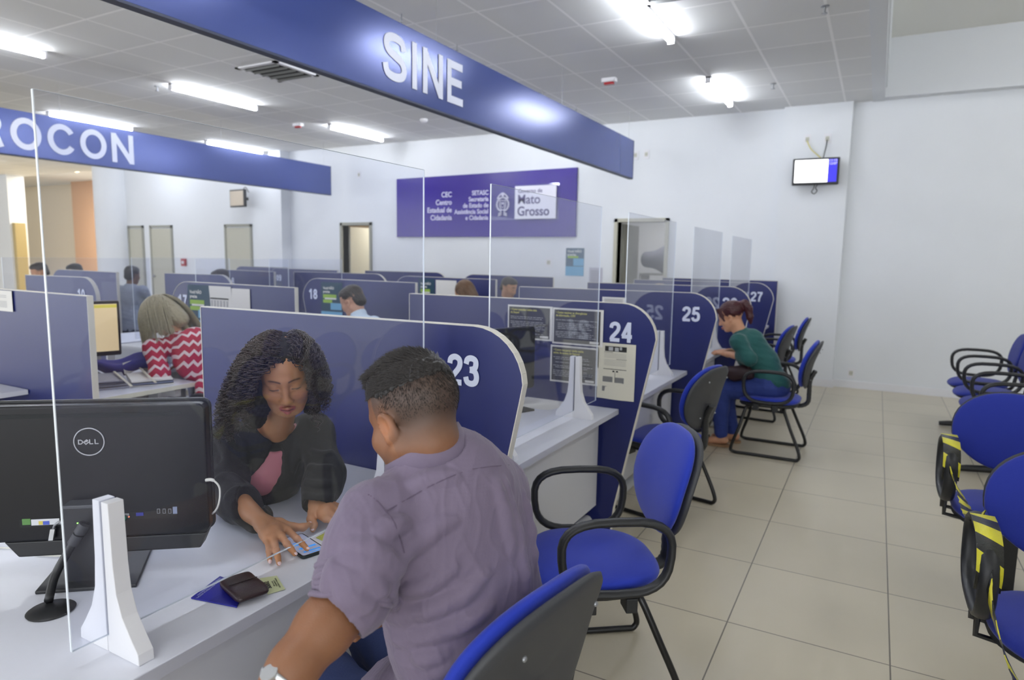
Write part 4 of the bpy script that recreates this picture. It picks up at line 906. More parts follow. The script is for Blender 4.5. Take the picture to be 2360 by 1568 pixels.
# screen faces +x -y: seen from the counter side
MB().prism(rpoly(.50, .36, .012), lambda u, v, s: (u, s, .30 + v), -.02, .02).build('monitor_case', mat('dark red brown bezel', (44, 26, 30), .4), t, bevel=.004)
MB().box((-.235, -.0215, .15), (.235, -.0205, .46)).build('screen', mat('lit cream page', (232, 208, 160), .4, emit=.28), t)
MB().box((-.235, -.0222, .435), (.235, -.0214, .455)).box((.0, -.0222, .20), (.03, -.0214, .36)).build('screen_marks', mat('lit yellow page mark', (214, 200, 80), .4, emit=.28), t)
MB().box((-.03, .0, 0), (.03, .04, .2)).box((-.12, -.1, 0), (.12, .1, .012)).build('monitor_stand', BLK, t)
for i, (y, z, s, lb) in enumerate([(2.46, .82, .07, 'small white note stuck under the blond woman\'s monitor'), (2.60, .80, .10, 'larger white note stuck under the blond woman\'s monitor')]):
    slab('sticky_note', [(-4.10, y - s/2, z - s/2), (-4.105, y + s/2, z - s/2 + .01), (-4.12, y + s/2, z + s/2 + .01), (-4.115, y - s/2, z + s/2)], .001, PAPER, up=(1, 0, 0), label=lb, cat='note')
def pile(cx, cy, rz, n, label, w=.22, l=.31, z=.7505, m=None, grp='paper piles'):
    t = empty('paper_pile', (cx, cy, z), rz, label, 'papers', grp); r = random.Random(int(cx * 100 + cy * 77))
    for k in range(n):
        h = .006 + r.random() * .008
        o = MB().box((-w/2, -l/2, 0), (w/2, l/2, h)).build('folder', m or r.choice([mat('grey folder', (150, 152, 166), .6), PAPER, mat('slate folder', (104, 110, 134), .6)]), t, bevel=.001)
        o.location = (r.uniform(-.012, .012), r.uniform(-.012, .012), z * 0 + sum([0]) + k * .0145); o.rotation_euler = (0, 0, r.uniform(-.12, .12))
    return t
pile(-4.02, 2.24, R(70), 4, 'pile of grey folders nearest partition end on the side desk'); pile(-3.90, 2.47, R(62), 3, 'pile of grey and white folders at the middle of the side desk'); pile(-4.12, 2.52 - .02, R(80), 2, 'low pile of folders under the blue cloth') if False else None
for i, (a, b_, lb) in enumerate([((263, 857), (303, 890), 'left white binder bar lying over the folders'), ((322, 848), (359, 882), 'right white binder bar lying over the folders')]):
    A = at(*a, z=.815); B = at(*b_, z=.812); tag(MB().tube([A, B], .0075, 8, flat=(.5, 1), upv=(0, 0, 1)).build('binder_bar', mat('ivory plastic bar', (206, 202, 186), .5)), lb, 'binder bar')
def bagw(u, v, w):
    return (-4.16 + u * math.cos(R(62)) - v * math.sin(R(62)) , 2.50 + u * math.sin(R(62)) + v * math.cos(R(62)), .835 + w + .02 * math.sin(u * 22) + .012 * math.sin(v * 40 + u * 10))
tag(MB().pad(.22, .085, .085, 2.4, 2.2, nr=12, nc=56, warp=bagw).build('blue_cloth_bag', mat('blue cloth', (38, 36, 132), .7, noise=.2, nscale=14), smooth='full'), 'crumpled blue cloth bag lying on the folders of the side desk', 'bag')
tag(MB().ball((-4.10, 2.22, .80), (.035, .03, .03)).build('pink_object', mat('pink plastic', (206, 150, 176), .5), smooth=True), 'pink round object peeking past the partition end', 'toy')
t = empty('glass_cup', (-4.25, 2.80, .7505), 0, 'small clear cup with a yellow item behind the blond woman\'s monitor', 'cup'); MB().lathe([(.032, .0), (.036, .10), (.033, .10), (.030, .004), (0, .004)], n=20).build('cup_wall', ACR, t, smooth=True); MB().ball((0, 0, .06), .016).build('cup_contents', mat('yellow item', (210, 180, 60), .5), t, smooth=True)
t = empty('printer', (-4.62, 3.0, .7505), R(0), 'pale printer standing on the desk behind the blond woman', 'printer'); MB().box((-.2, -.22, 0), (.2, .22, .13)).build('printer_body', mat('pale grey plastic', (190, 191, 192), .4), t, bevel=.02); MB().box((-.21, -.18, .05), (-.19, .18, .06)).build('paper_slot', INK, t)
tag(MB().box((-5.10, 2.35, .92), (-5.06, 2.85, 1.26)).build('flat_monitor', mat('grey monitor back', (86, 90, 112), .5), bevel=.008), 'grey monitor back standing behind the cream page screen', 'monitor') if False else None

# ------------------------------------------------------------ hazard tape over the bench arms
def tape_mat():
    M = bpy.data.materials.new('hazard tape'); M.use_nodes = True; nt = M.node_tree; N = nt.nodes; L = nt.links; b = N['Principled BSDF']; b.inputs['Roughness'].default_value = .22
    uv = N.new('ShaderNodeUVMap'); sp = N.new('ShaderNodeSeparateXYZ'); L.new(uv.outputs[0], sp.inputs[0])
    a = N.new('ShaderNodeMath'); a.operation = 'MULTIPLY_ADD'; a.inputs[1].default_value = .35; L.new(sp.outputs[1], a.inputs[0]); L.new(sp.outputs[0], a.inputs[2])
    f = N.new('ShaderNodeMath'); f.operation = 'FRACT'; L.new(a.outputs[0], f.inputs[0]); g = N.new('ShaderNodeMath'); g.operation = 'GREATER_THAN'; g.inputs[1].default_value = .5; L.new(f.outputs[0], g.inputs[0])
    mx = N.new('ShaderNodeMix'); mx.data_type = 'RGBA'; mx.inputs[6].default_value = (*_lin((36, 36, 30)), 1); mx.inputs[7].default_value = (*_lin((222, 214, 50)), 1); L.new(g.outputs[0], mx.inputs[0]); L.new(mx.outputs[2], b.inputs['Base Color'])
    no = N.new('ShaderNodeTexNoise'); no.inputs['Scale'].default_value = 60; bp = N.new('ShaderNodeBump'); bp.inputs['Strength'].default_value = .5; bp.inputs['Distance'].default_value = .004; L.new(no.outputs[0], bp.inputs['Height']); L.new(bp.outputs[0], b.inputs['Normal'])
    return M
TAPE = tape_mat()
def ribbon(name, pts, width, wdir, label, parent=None, per=.12, twist=0, th=.0012):
    P = spline(pts, 8); vs = []; L = 0; fs = []; uv = []
    for i, p in enumerate(P):
        if i: L += (p - P[i - 1]).length
        t = (P[min(i + 1, len(P) - 1)] - P[max(i - 1, 0)]).normalized(); w = Vector(wdir); w = (w - t * w.dot(t)).normalized(); nn = t.cross(w)
        a = twist * L * 6; w2 = w * math.cos(a) + nn * math.sin(a); n2 = t.cross(w2)
        wd = width * (1 - .25 * math.sin(i * 1.7) ** 2 * (1 if twist else 0)) / 2
        for s, k in ((-1, 0), (1, 1)):
            for q in (1, -1): vs.append(p + w2 * s * wd + n2 * th * q)
            uv.append((L / per, k)); uv.append((L / per, k))
    for i in range(len(P) - 1):
        a = 4 * i; b = a + 4
        fs += [(a, b, b + 2, a + 2), (a + 1, a + 3, b + 3, b + 1), (a, a + 1, b + 1, b), (a + 2, b + 2, b + 3, a + 3)]
    o = MB().add(vs, fs).build(name, TAPE, parent, smooth='full'); ul = o.data.uv_layers.new(name='UVMap')
    for lp in o.data.loops: ul.data[lp.index].uv = uv[lp.vertex_index]
    return tag(o, label, 'tape' if label else None, 'hazard tape on the bench arms' if label else None)
AX = .35
def wrap(yc, label, y0, zt=.735):
    """tape wound round the upper curve of an arm loop"""
    pts = [(AX, yc - .185, .60), (AX, yc - .20, .66), (AX, yc - .165, .725), (AX, yc - .08, .758), (AX, yc + .03, .760)]
    r = ribbon('hazard_tape_wrap', pts, .066, (1, 0, 0), label, per=.13); return r
wrap(3.63, 'yellow and black tape wound over the farthest taped bench arm', 0); wrap(2.48, 'yellow and black tape wound over the middle taped bench arm', 0); wrap(1.37, 'yellow and black tape wound over the bench arm in the lower right corner', 0)
ribbon('hazard_tape', [(AX - .01, 3.43, .66), (AX + .01, 3.2, .63), (AX + .01, 2.9, .64), (AX, 2.66, .70), (AX + .005, 2.52, .757)], .042, (0, 0, 1), 'twisted yellow and black tape between the farthest and the middle arm', twist=.5, per=.16)
ribbon('hazard_tape', [(AX + .0, 2.285, .66), (AX + .0, 2.20, .60), (AX + .01, 2.0, .56), (AX + .01, 1.75, .60), (AX + .0, 1.50, .70), (AX, 1.42, .757)], .046, (.2, 0, 1), 'twisted yellow and black tape between the middle and the nearest arm', twist=.35, per=.16)
# ------------------------------------------------------------ people: smooth solids meshed into one skin each
f32 = np.float32
class Sol:
    """smooth union of round cones and ellipsoids, meshed with surface nets"""
    def __init__(s): s.p = []
    def cone(s, a, b, r1, r2, k=.015, op=1): s.p.append(('c', np.array(a, f32), np.array(b, f32), float(r1), float(r2), k, op)); return s
    def ell(s, c, r, k=.015, op=1, rot=None):
        Rm = np.eye(3, dtype=f32) if rot is None else np.array(rot, f32)
        s.p.append(('e', np.array(c, f32), np.array(r, f32), Rm, 0, k, op)); return s
    def chain(s, pts, rs, k=.015, op=1):
        for i in range(len(pts) - 1): s.cone(pts[i], pts[i + 1], rs[i], rs[i + 1], k, op)
        return s
    def xf(s, M, sc=1.0):
        """copy transformed by a 4x4 matrix (rotation + translation), scaled by sc first"""
        o = Sol(); M = np.array(M, f32); Rm, t = M[:3, :3], M[:3, 3]
        for q in s.p:
            if q[0] == 'c': o.p.append(('c', Rm @ (q[1] * sc) + t, Rm @ (q[2] * sc) + t, q[3] * sc, q[4] * sc, q[5], q[6]))
            else: o.p.append(('e', Rm @ (q[1] * sc) + t, q[2] * sc, (Rm @ q[3]).astype(f32), 0, q[5], q[6]))
        return o
    def join(s, o): s.p += o.p; return s
    def bounds(s):
        lo = np.full(3, 1e9); hi = -lo
        for q in s.p:
            if q[6] < 0: continue
            if q[0] == 'c':
                for c, r in ((q[1], q[3]), (q[2], q[4])): lo = np.minimum(lo, c - r); hi = np.maximum(hi, c + r)
            else:
                e = np.sqrt(((q[3] * q[2]) ** 2).sum(1)); lo = np.minimum(lo, q[1] - e); hi = np.maximum(hi, q[1] + e)
        return lo - .02, hi + .02
    def d(s, P):
        D = np.full(len(P), 1.0, f32)
        for q in s.p:
            k, op = q[5], q[6]
            if q[0] == 'c':
                a, b, r1, r2 = q[1], q[2], q[3], q[4]; ba = b - a; L2 = float(ba @ ba) + 1e-12
                pa = P - a; h = np.clip(pa @ ba / L2, 0, 1); v = pa - h[:, None] * ba; di = np.sqrt((v * v).sum(1)) - (r1 + (r2 - r1) * h)
            else:
                v = (P - q[1]) @ q[3] / q[2]; n = np.sqrt((v * v).sum(1)); w = v / q[2]; g = np.sqrt((w * w).sum(1)) + 1e-9; di = n * (n - 1) / g
            if op > 0:
                h = np.maximum(k - np.abs(D - di), 0) / k; D = np.minimum(D, di) - h * h * k * .25
            else:
                di = -di; h = np.maximum(k - np.abs(D - di), 0) / k; D = np.maximum(D, di) + h * h * k * .25
        return D
def mesh_sol(s, h, fn=None, lo=None, hi=None):
    a, b = s.bounds(); lo = a if lo is None else np.array(lo); hi = b if hi is None else np.array(hi)
    F = fn or s.d; C = 4; n = (np.ceil((hi - lo) / (h * C)).astype(int) + 1); hc = h * C
    ax = [lo[i] + np.arange(n[i] + 1) * hc for i in range(3)]
    G = np.stack(np.meshgrid(*ax, indexing='ij'), -1).reshape(-1, 3).astype(f32)
    Dc = F(G).reshape(n + 1)
    act = np.zeros(n, bool); near = np.abs(Dc) < hc * 1.9
    for i in (0, 1):
        for j in (0, 1):
            for k in (0, 1): act |= near[i:i + n[0], j:j + n[1], k:k + n[2]]
    N = n * C + 1; D = np.repeat(np.repeat(np.repeat(Dc[:-1, :-1, :-1], C, 0), C, 1), C, 2)
    full = np.ones(N, f32); full[:-1, :-1, :-1] = D; full[-1] = 1; full[:, -1] = 1; full[:, :, -1] = 1
    am = np.zeros(N, bool); A = np.repeat(np.repeat(np.repeat(act, C, 0), C, 1), C, 2); am[:-1, :-1, :-1] |= A; am[1:, 1:, 1:] |= A; am[1:, :-1, :-1] |= A; am[:-1, 1:, :-1] |= A; am[:-1, :-1, 1:] |= A
    idx = np.argwhere(am); P = (lo + idx * h).astype(f32); v = np.empty(len(P), f32)
    for i in range(0, len(P), 400000): v[i:i + 400000] = F(P[i:i + 400000])
    full[am] = v
    ins = full < 0
    c = np.zeros(N - 1, np.int8)
    for i in (0, 1):
        for j in (0, 1):
            for k in (0, 1): c += ins[i:N[0] - 1 + i, j:N[1] - 1 + j, k:N[2] - 1 + k]
    cells = np.argwhere((c > 0) & (c < 8)); vid = np.full(N - 1, -1, np.int64); vid[tuple(cells.T)] = np.arange(len(cells))
    S = np.zeros((len(cells), 3)); cnt = np.zeros(len(cells)); cor = [(i, j, k) for i in (0, 1) for j in (0, 1) for k in (0, 1)]
    for a_ in cor:
        for d in range(3):
            if a_[d]: continue
            b_ = list(a_); b_[d] = 1
            va = full[tuple((cells + a_).T)]; vb = full[tuple((cells + b_).T)]; x = (va < 0) != (vb < 0); t = np.where(x, va / (va - vb + 1e-12), 0)
            p = np.tile(np.array(a_, float), (len(cells), 1)); p[:, d] = t; S += p * x[:, None]; cnt += x
    V = lo + (cells + S / cnt[:, None]) * h
    Fs = []
    for d in range(3):
        e1, e2 = (d + 1) % 3, (d + 2) % 3
        sl = [slice(None)] * 3; sl2 = [slice(None)] * 3; sl[d] = slice(0, -1); sl2[d] = slice(1, None)
        x = ins[tuple(sl)] != ins[tuple(sl2)]; E_ = np.argwhere(x); E_ = E_[(E_[:, e1] > 0) & (E_[:, e2] > 0) & (E_[:, e1] < N[e1] - 1) & (E_[:, e2] < N[e2] - 1)]
        pos = ins[tuple(E_.T)]
        def o(da, db):
            q = E_.copy(); q[:, e1] -= da; q[:, e2] -= db; return vid[tuple(q.T)]
        quad = np.stack([o(0, 0), o(1, 0), o(1, 1), o(0, 1)], 1); quad[~pos] = quad[~pos][:, ::-1]; Fs.append(quad)
    Fq = np.concatenate(Fs); Fq = Fq[(Fq >= 0).all(1)]
    return V.astype(f32), Fq
def add_mesh(name, V, Fq, m, parent=None, col=None, disp=None, smooth_it=1):
    """link a surface-net mesh; col(V)->rgb linear per vertex"""
    # light relaxation
    for _ in range(smooth_it):
        A = np.zeros_like(V, dtype=np.float64); c = np.zeros(len(V))
        for i in range(4):
            np.add.at(A, Fq[:, i], V[Fq[:, (i + 1) % 4]]); np.add.at(c, Fq[:, i], 1); np.add.at(A, Fq[:, i], V[Fq[:, i - 1]]); np.add.at(c, Fq[:, i], 1)
        V = (V * .4 + .6 * A / np.maximum(c, 1)[:, None]).astype(f32)
    if disp is not None:
        n = np.zeros_like(V); a, b, c_, d_ = (V[Fq[:, i]] for i in range(4)); fnrm = np.cross(c_ - a, d_ - b)
        for i in range(4): np.add.at(n, Fq[:, i], fnrm)
        n /= np.linalg.norm(n, axis=1)[:, None] + 1e-9; V = V + n * disp(V, n)[:, None]
    me = bpy.data.meshes.new(name); me.vertices.add(len(V)); me.vertices.foreach_set('co', V.astype(f32).ravel()); me.loops.add(len(Fq) * 4); me.loops.foreach_set('vertex_index', Fq.astype(np.int32).ravel())
    me.polygons.add(len(Fq)); me.polygons.foreach_set('loop_start', np.arange(0, len(Fq) * 4, 4, dtype=np.int32)); me.polygons.foreach_set('loop_total', np.full(len(Fq), 4, np.int32))
    me.polygons.foreach_set('use_smooth', np.ones(len(Fq), bool)); me.materials.append(m)
    if col is not None:
        ca = me.color_attributes.new('Col', 'FLOAT_COLOR', 'POINT'); c = np.ones((len(V), 4), f32); c[:, :3] = col(V); ca.data.foreach_set('color', c.ravel())
    me.update(); me.validate(); o = bpy.data.objects.new(name, me); COL.objects.link(o)
    if parent is not None: o.parent = parent
    return o
def vcol_mat(name, rough=.5, bump=.15, bscale=300, sub=0, spec=.4, noise=.06, nscale=60, sheen=0):
    M = bpy.data.materials.new(name); M.use_nodes = True; nt = M.node_tree; N = nt.nodes; L = nt.links; b = N['Principled BSDF']; b.inputs['Roughness'].default_value = rough; b.inputs['Specular IOR Level'].default_value = spec
    if sub: b.inputs['Subsurface Weight'].default_value = sub; b.inputs['Subsurface Radius'].default_value = (1, .35, .2); b.inputs['Subsurface Scale'].default_value = .006
    if sheen: b.inputs['Sheen Weight'].default_value = sheen
    a = N.new('ShaderNodeAttribute'); a.attribute_name = 'Col'; tc = N.new('ShaderNodeTexCoord'); no = N.new('ShaderNodeTexNoise'); no.inputs['Scale'].default_value = nscale; no.inputs['Detail'].default_value = 4; L.new(tc.outputs['Object'], no.inputs['Vector'])
    ma = N.new('ShaderNodeMath'); ma.operation = 'MULTIPLY_ADD'; ma.inputs[1].default_value = noise * 2; ma.inputs[2].default_value = 1 - noise; L.new(no.outputs['Fac'], ma.inputs[0])
    vm = N.new('ShaderNodeVectorMath'); vm.operation = 'SCALE'; L.new(a.outputs['Color'], vm.inputs[0]); L.new(ma.outputs[0], vm.inputs['Scale']); L.new(vm.outputs[0], b.inputs['Base Color'])
    n2 = N.new('ShaderNodeTexNoise'); n2.inputs['Scale'].default_value = bscale; L.new(tc.outputs['Object'], n2.inputs['Vector']); bp = N.new('ShaderNodeBump'); bp.inputs['Strength'].default_value = bump; bp.inputs['Distance'].default_value = .001; L.new(n2.outputs['Fac'], bp.inputs['Height']); L.new(bp.outputs[0], b.inputs['Normal'])
    MT[name] = M; return M
SKIN = vcol_mat('skin', .48, .25, 450, sub=.12, spec=.45, noise=.05)

def basis(fwd, up=(0, 0, 1), roll=0):
    """columns: x = the person's right when facing fwd ... x right, y forward, z up"""
    f = Vector(fwd).normalized(); x = f.cross(Vector(up)).normalized(); z = x.cross(f)
    if roll: q = Matrix.Rotation(roll, 3, f); x = q @ x; z = q @ z
    return x, f, z
def headmat(c, fwd, up=(0, 0, 1), roll=0):
    x, y, z = basis(fwd, up, roll); M = Matrix.Identity(4)
    for i in range(3): M[i][0] = x[i]; M[i][1] = y[i]; M[i][2] = z[i]; M[i][3] = c[i]
    return M
def head_sol(fem=True, gaze_down=True, mouth=.0, nose=1.0, jaw=1.0):
    s = Sol(); X = lambda v, sg: (v[0] * sg, v[1], v[2])
    s.ell((0, -.018, .036), (.0765, .096, .083), .02)
    s.ell((0, .030, .042), (.064, .058, .058), .03)
    s.ell((0, .030, -.030), (.060, .055, .070), .03)
    s.ell((0, .022, -.068), (.047 * jaw, .052, .042), .03)
    s.ell((0, .062, -.100), (.022 * jaw, .020, .017), .03)
    for g in (-1, 1):
        s.cone(X((.054, -.002, -.055), g), X((.030, .048, -.094), g), .016 * jaw, .014, .03)
        s.ell(X((.041, .056, -.030), g), (.024, .022, .020), .03)
        s.cone(X((.010, .084, .023), g), X((.046, .066, .021), g), .0085, .008, .018)
        s.ell(X((.031, .096, .001), g), (.019, .016, .0125), .018, -1)
        s.ell(X((.0315, .0700, .0005), g), (.0165, .0165, .0140), .004)
        s.cone(X((.018, .0845, .0115), g), X((.045, .0735, .0095), g), .0040, .0035, .006)     # upper lid fold
        s.cone(X((.019, .0840, -.0095), g), X((.043, .0745, -.0085), g), .0030, .0028, .008)   # lower lid
        s.ell(X((.0125, .0935, -.0445), g), (.0085, .0100, .0075), .008)                      # nostril wings
    s.cone((0, .086, .006), (0, .102 * nose, -.032), .0080, .0095, .014); s.ell((0, .1040 * nose, -.0400), (.0115, .0115, .0100), .010)
    for g in (-1, 1): s.ell(X((.0062, .1000, -.0515), g), (.0036, .0050, .0030), .003, -1)
    lipf = 1.0 if fem else .8
    for g in (-1, 1):
        s.cone(X((.003, .0965, -.0675), g), X((.0225, .0840, -.0725), g), .0055 * lipf, .0028, .006)
        s.cone(X((.0, .0945, -.0800 - mouth), g), X((.0190, .0840, -.0760 - mouth * .5), g), .0068 * lipf, .0030, .006)
        s.cone(X((.0, .1010, -.0735 - mouth * .5), g), X((.0225, .0880, -.0735 - mouth * .4), g), .0016 + mouth * .45, .0010, .003, -1)
        # ears
        er = np.array(Euler((R(-12), R(12 * g), R(-24 * g))).to_matrix())
        s.ell(X((.078, -.010, -.012), g), (.0075, .0185, .031), .006, 1, er); s.ell(X((.0865, -.006, -.008), g), (.0060, .0105, .019), .005, -1, er); s.ell(X((.076, -.001, -.036), g), (.0055, .009, .010), .006)
    return s
def smst(x, a, b): t = np.clip((x - a) / (b - a), 0, 1); return t * t * (3 - 2 * t)
def local(V, M):
    Mi = np.array(M.inverted(), dtype=float); return V @ Mi[:3, :3].T + Mi[:3, 3]
def mixc(c, rgb, w): return c * (1 - w[:, None]) + np.array(_lin(rgb)) * w[:, None]
def face_colors(V, M, c, lips=(150, 80, 84), brow=(40, 26, 22), fem=True, sc=1.0, mouth=0, browh=.0):
    L = local(V, M) / sc; x, y, z = L[:, 0], L[:, 1], L[:, 2]; ax = np.abs(x); hd = (np.abs(L) < .16).all(1)
    lip = np.exp(-((z + .0740 + mouth * .5 + .10 * ax * 0) / (.0095 + mouth * .4)) ** 4) * smst(.0255 - ax, 0, .004) * smst(y, .078, .084)
    c = mixc(c, lips, lip * hd * .85)
    gap = np.exp(-((z + .0735 + mouth * .5) / (.0013 + mouth * .45)) ** 2) * smst(.021 - ax, 0, .004) * smst(y, .076, .084); c = mixc(c, (70, 30, 32), gap * hd * .85)
    zb = .0235 + .004 * np.sin((ax - .010) / .04 * 2.6) + browh; br = np.exp(-((z - zb) / (.0042 if not fem else .0032)) ** 2) * smst(ax, .009, .013) * smst(.053 - ax, 0, .012) * (y > .03); c = mixc(c, brow, br * hd * .9)
    zl = -.0052 - .06 * (ax - .031) ** 2 * 100 * .2; la = np.exp(-((z - zl) / .0019) ** 2) * smst(ax, .016, .020) * smst(.048 - ax, 0, .004) * (y > .04); c = mixc(c, (26, 16, 16), la * hd * .95)
    nos = np.exp(-(((ax - .0062) / .004) ** 2 + ((z + .052) / .003) ** 2)) * (y > .085); c = mixc(c, (70, 36, 28), nos * hd * .7)
    return c
def noise3(V, f, seed=0):
    p = V * f; return (np.sin(p[:, 0] * 1.7 + p[:, 1] * 1.1 + seed) * np.sin(p[:, 1] * 2.3 - p[:, 2] * 1.3 + seed * 2) + np.sin(p[:, 2] * 2.9 + p[:, 0] * 1.9 + seed * 3) * np.sin(p[:, 0] * .7 - p[:, 2] * 2.1)) * .5

# a hand from joint positions: wrist, knuckles, middle joints, tips
def hand_sol(wrist, K, PJ, T, thumb, rw=.025, rf=.0088, back=(0, 0, 1)):
    s = Sol(); W_ = Vector(wrist); K = [Vector(k) for k in K]; PJ = [Vector(k) for k in PJ]; T = [Vector(k) for k in T]; bk = Vector(back) * .004
    for i, k in enumerate(K):
        st = W_.lerp(k, .22) ; s.cone(st - bk, k - bk * .5, rw * .62, .0118, .02)
    for i in range(3): s.cone(K[i].lerp(W_, .3), K[i + 1].lerp(W_, .3), .0125, .0125, .015)
    for i, (k, p, t) in enumerate(zip(K, PJ, T)):
        r = rf * (.88, .98, 1.03, 1.0)[i]; dj = p.lerp(t, .52) + Vector(back) * .0015
        s.chain([k, p, dj, t], [r * 1.16, r * 1.04, r * .94, r * .80], .0035); s.ell(p, (r * 1.08,) * 3, .004)
    th = [Vector(p) for p in thumb]; s.chain([W_.lerp(th[0], .35)] + th, ([rw * .60, .0150, .0118, .0085] if len(th) == 3 else [rw * .60, .0145, .0115, .0100, .0078]), .010)
    return s
def nails(parent, T, PJ, rf=.0085, m=None, name='nail', up=(0, 0, 1), L=.012):
    m = m or mat('nail polish', (214, 176, 172), .18, spec=.7)
    for t, p in zip(T, PJ):
        t = Vector(t); d = (t - Vector(p)).normalized(); u = Vector(up); u = (u - d * u.dot(d)).normalized(); w = d.cross(u); c = t + u * rf * .62 + d * .0015
        MB().ball((0, 0, 0), 1, nu=12, nv=8, fn=lambda q: d * (q.x * L * .5) + w * (q.y * rf * .62) + u * (q.z * .0022)).build(name, m, parent, smooth='full').location = c

# ================================================== the man in front
MAN = empty('person', (-.80, 1.08, 0), 0, 'person from behind in grey mauve shirt with short dark hair, sitting at near counter', 'person')
MOFF = Vector((-.80, 1.08, 0))
def rel(P): return [Vector(p) - MOFF for p in P]
mh_c = at(955, 964, d=1.335); mh_f = Vector((-.90, .18, -.42)); MHM = headmat(mh_c, mh_f, roll=R(4))
MS = 1.0
shL = at(868, 1195, d=1.22); shR = at(1140, 1118, d=1.47)
neck0 = at(985, 1030, d=1.36); neckb = at(1015, 1085, d=1.37)
elL = at(792, 1392, d=1.12); wrL = at(622, 1606, d=1.0)
hipc = Vector((-.80, 1.09, .54)); chest = at(1030, 1200, d=1.36); waist = at(1065, 1400, d=1.38)
def man_body(gr=0.0, skin=True):
    s = Sol()
    s.ell(chest + Vector((.0, .01, -.02)), (.130 + gr, .190 + gr, .165 + gr), .06); s.ell(waist + Vector((.005, .010, -.01)), (.135 + gr, .180 + gr, .18 + gr), .08)
    s.cone(shL + Vector((0, 0, -.015)), shR + Vector((0, 0, -.012)), .056 + gr, .056 + gr, .05); s.cone(chest + Vector((0, 0, .08)), neckb + Vector((0, 0, -.035)), .10 + gr, .045 + gr, .06)
    s.ell(hipc, (.155 + gr, .185 + gr, .13 + gr), .08)
    return s
BODY = man_body(-.012)
hs = head_sol(False, nose=1.0, jaw=1.12).xf(MHM, MS); BODY.join(hs)
BODY.cone(MHM @ Vector((0, -.035, -.055)), neckb + Vector((-.015, 0, -.03)), .056, .064, .03)
BODY.chain([shL, at(820, 1300, d=1.15), elL, elL.lerp(wrL, .28), elL.lerp(wrL, .7), wrL], [.052, .049, .0455, .0465, .038, .029], .02)
lhW = wrL; dl = (wrL - elL).normalized()
kn = [wrL + dl * .085 + Vector((0, .03 * (i - 1.5) / 1.5, 0)) for i in range(4)]
BODY.join(hand_sol(lhW, kn, [k + dl * .03 + Vector((0, 0, -.018)) for k in kn], [k + dl * .035 + Vector((0, 0, -.045)) for k in kn], [wrL + dl * .03 + Vector((0, .045, .0)), wrL + dl * .06 + Vector((0, .055, -.01)), wrL + dl * .085 + Vector((0, .055, -.02))], rw=.030, rf=.0095))
# right arm reaching down, hand on the lap; only some fingers show past the shirt
elR = Vector((-.93, 1.36, .80)); wrR = at(868, 1412, d=1.40)
BODY.chain([shR, elR, elR.lerp(wrR, .3), wrR], [.055, .045, .044, .028], .02)
f0 = [at(843, 1418 + 9 * i, d=1.37 + .012 * i) for i in range(4)]; f1 = [at(826, 1432 + 10 * i, d=1.36 + .012 * i) for i in range(4)]; f2 = [at(812 + 2 * i, 1448 + 9 * i, d=1.355 + .012 * i) for i in range(4)]
BODY.join(hand_sol(wrR, f0[::-1], f1[::-1], f2[::-1], [at(850, 1400, d=1.36), at(838, 1405, d=1.35), at(822, 1415, d=1.345)], rw=.028, rf=.0092, back=(.5, -.6, .5)))
# thighs and shins under the counter
for (a, b, c_) in ((hipc + Vector((-.02, -.10, -.02)), Vector((-1.10, 1.08, .53)), Vector((-1.14, 1.10, .09))), (hipc + Vector((-.02, .10, -.02)), Vector((-1.12, 1.32, .53)), Vector((-1.16, 1.36, .09)))):
    BODY.chain([a, b, b.lerp(c_, .35), c_], [.085, .058, .055, .038], .03); BODY.cone(c_ + Vector((.03, 0, -.03)), c_ + Vector((-.16, 0, -.055)), .036, .028, .02)
V, Fq = mesh_sol(BODY, .0032)
def man_col(V):
    base = np.tile(np.array(_lin((136, 93, 66))), (len(V), 1)); L = local(V, MHM) / MS; x, y, z = L[:, 0], L[:, 1], L[:, 2]
    base = mixc(base, (176, 116, 80), np.exp(-(((np.abs(x) - .080) / .02) ** 2 + ((y + .01) / .03) ** 2 + ((z + .012) / .035) ** 2)) * .75)
    base = face_colors(V, MHM, base, lips=(120, 70, 60), brow=(26, 18, 16), fem=False, sc=MS)
    hd = (np.abs(L) < .17).all(1)
    # stubble fading down the sides and the nape
    earz = .02; line = np.where(y > .03, .045, np.where(y > -.01, .012, -.048)); st = smst(z, line - .045, line + .05) * smst(.075 - y, 0, .02) * hd
    base = mixc(base, (62, 54, 51), np.clip(st, 0, 1) * .86 * (1 - np.exp(-(((np.abs(x) - .082) / .012) ** 2 + ((y + .01) / .022) ** 2 + ((z + .012) / .03) ** 2))))
    beard = smst(-z, .045, .075) * smst(y, -.01, .03) * hd * (z > -.14); base = mixc(base, (70, 54, 46), beard * .45)
    return base
add_mesh('person_body', V - np.array(MOFF), Fq, SKIN, MAN, col=lambda v: man_col(v + np.array(MOFF)))
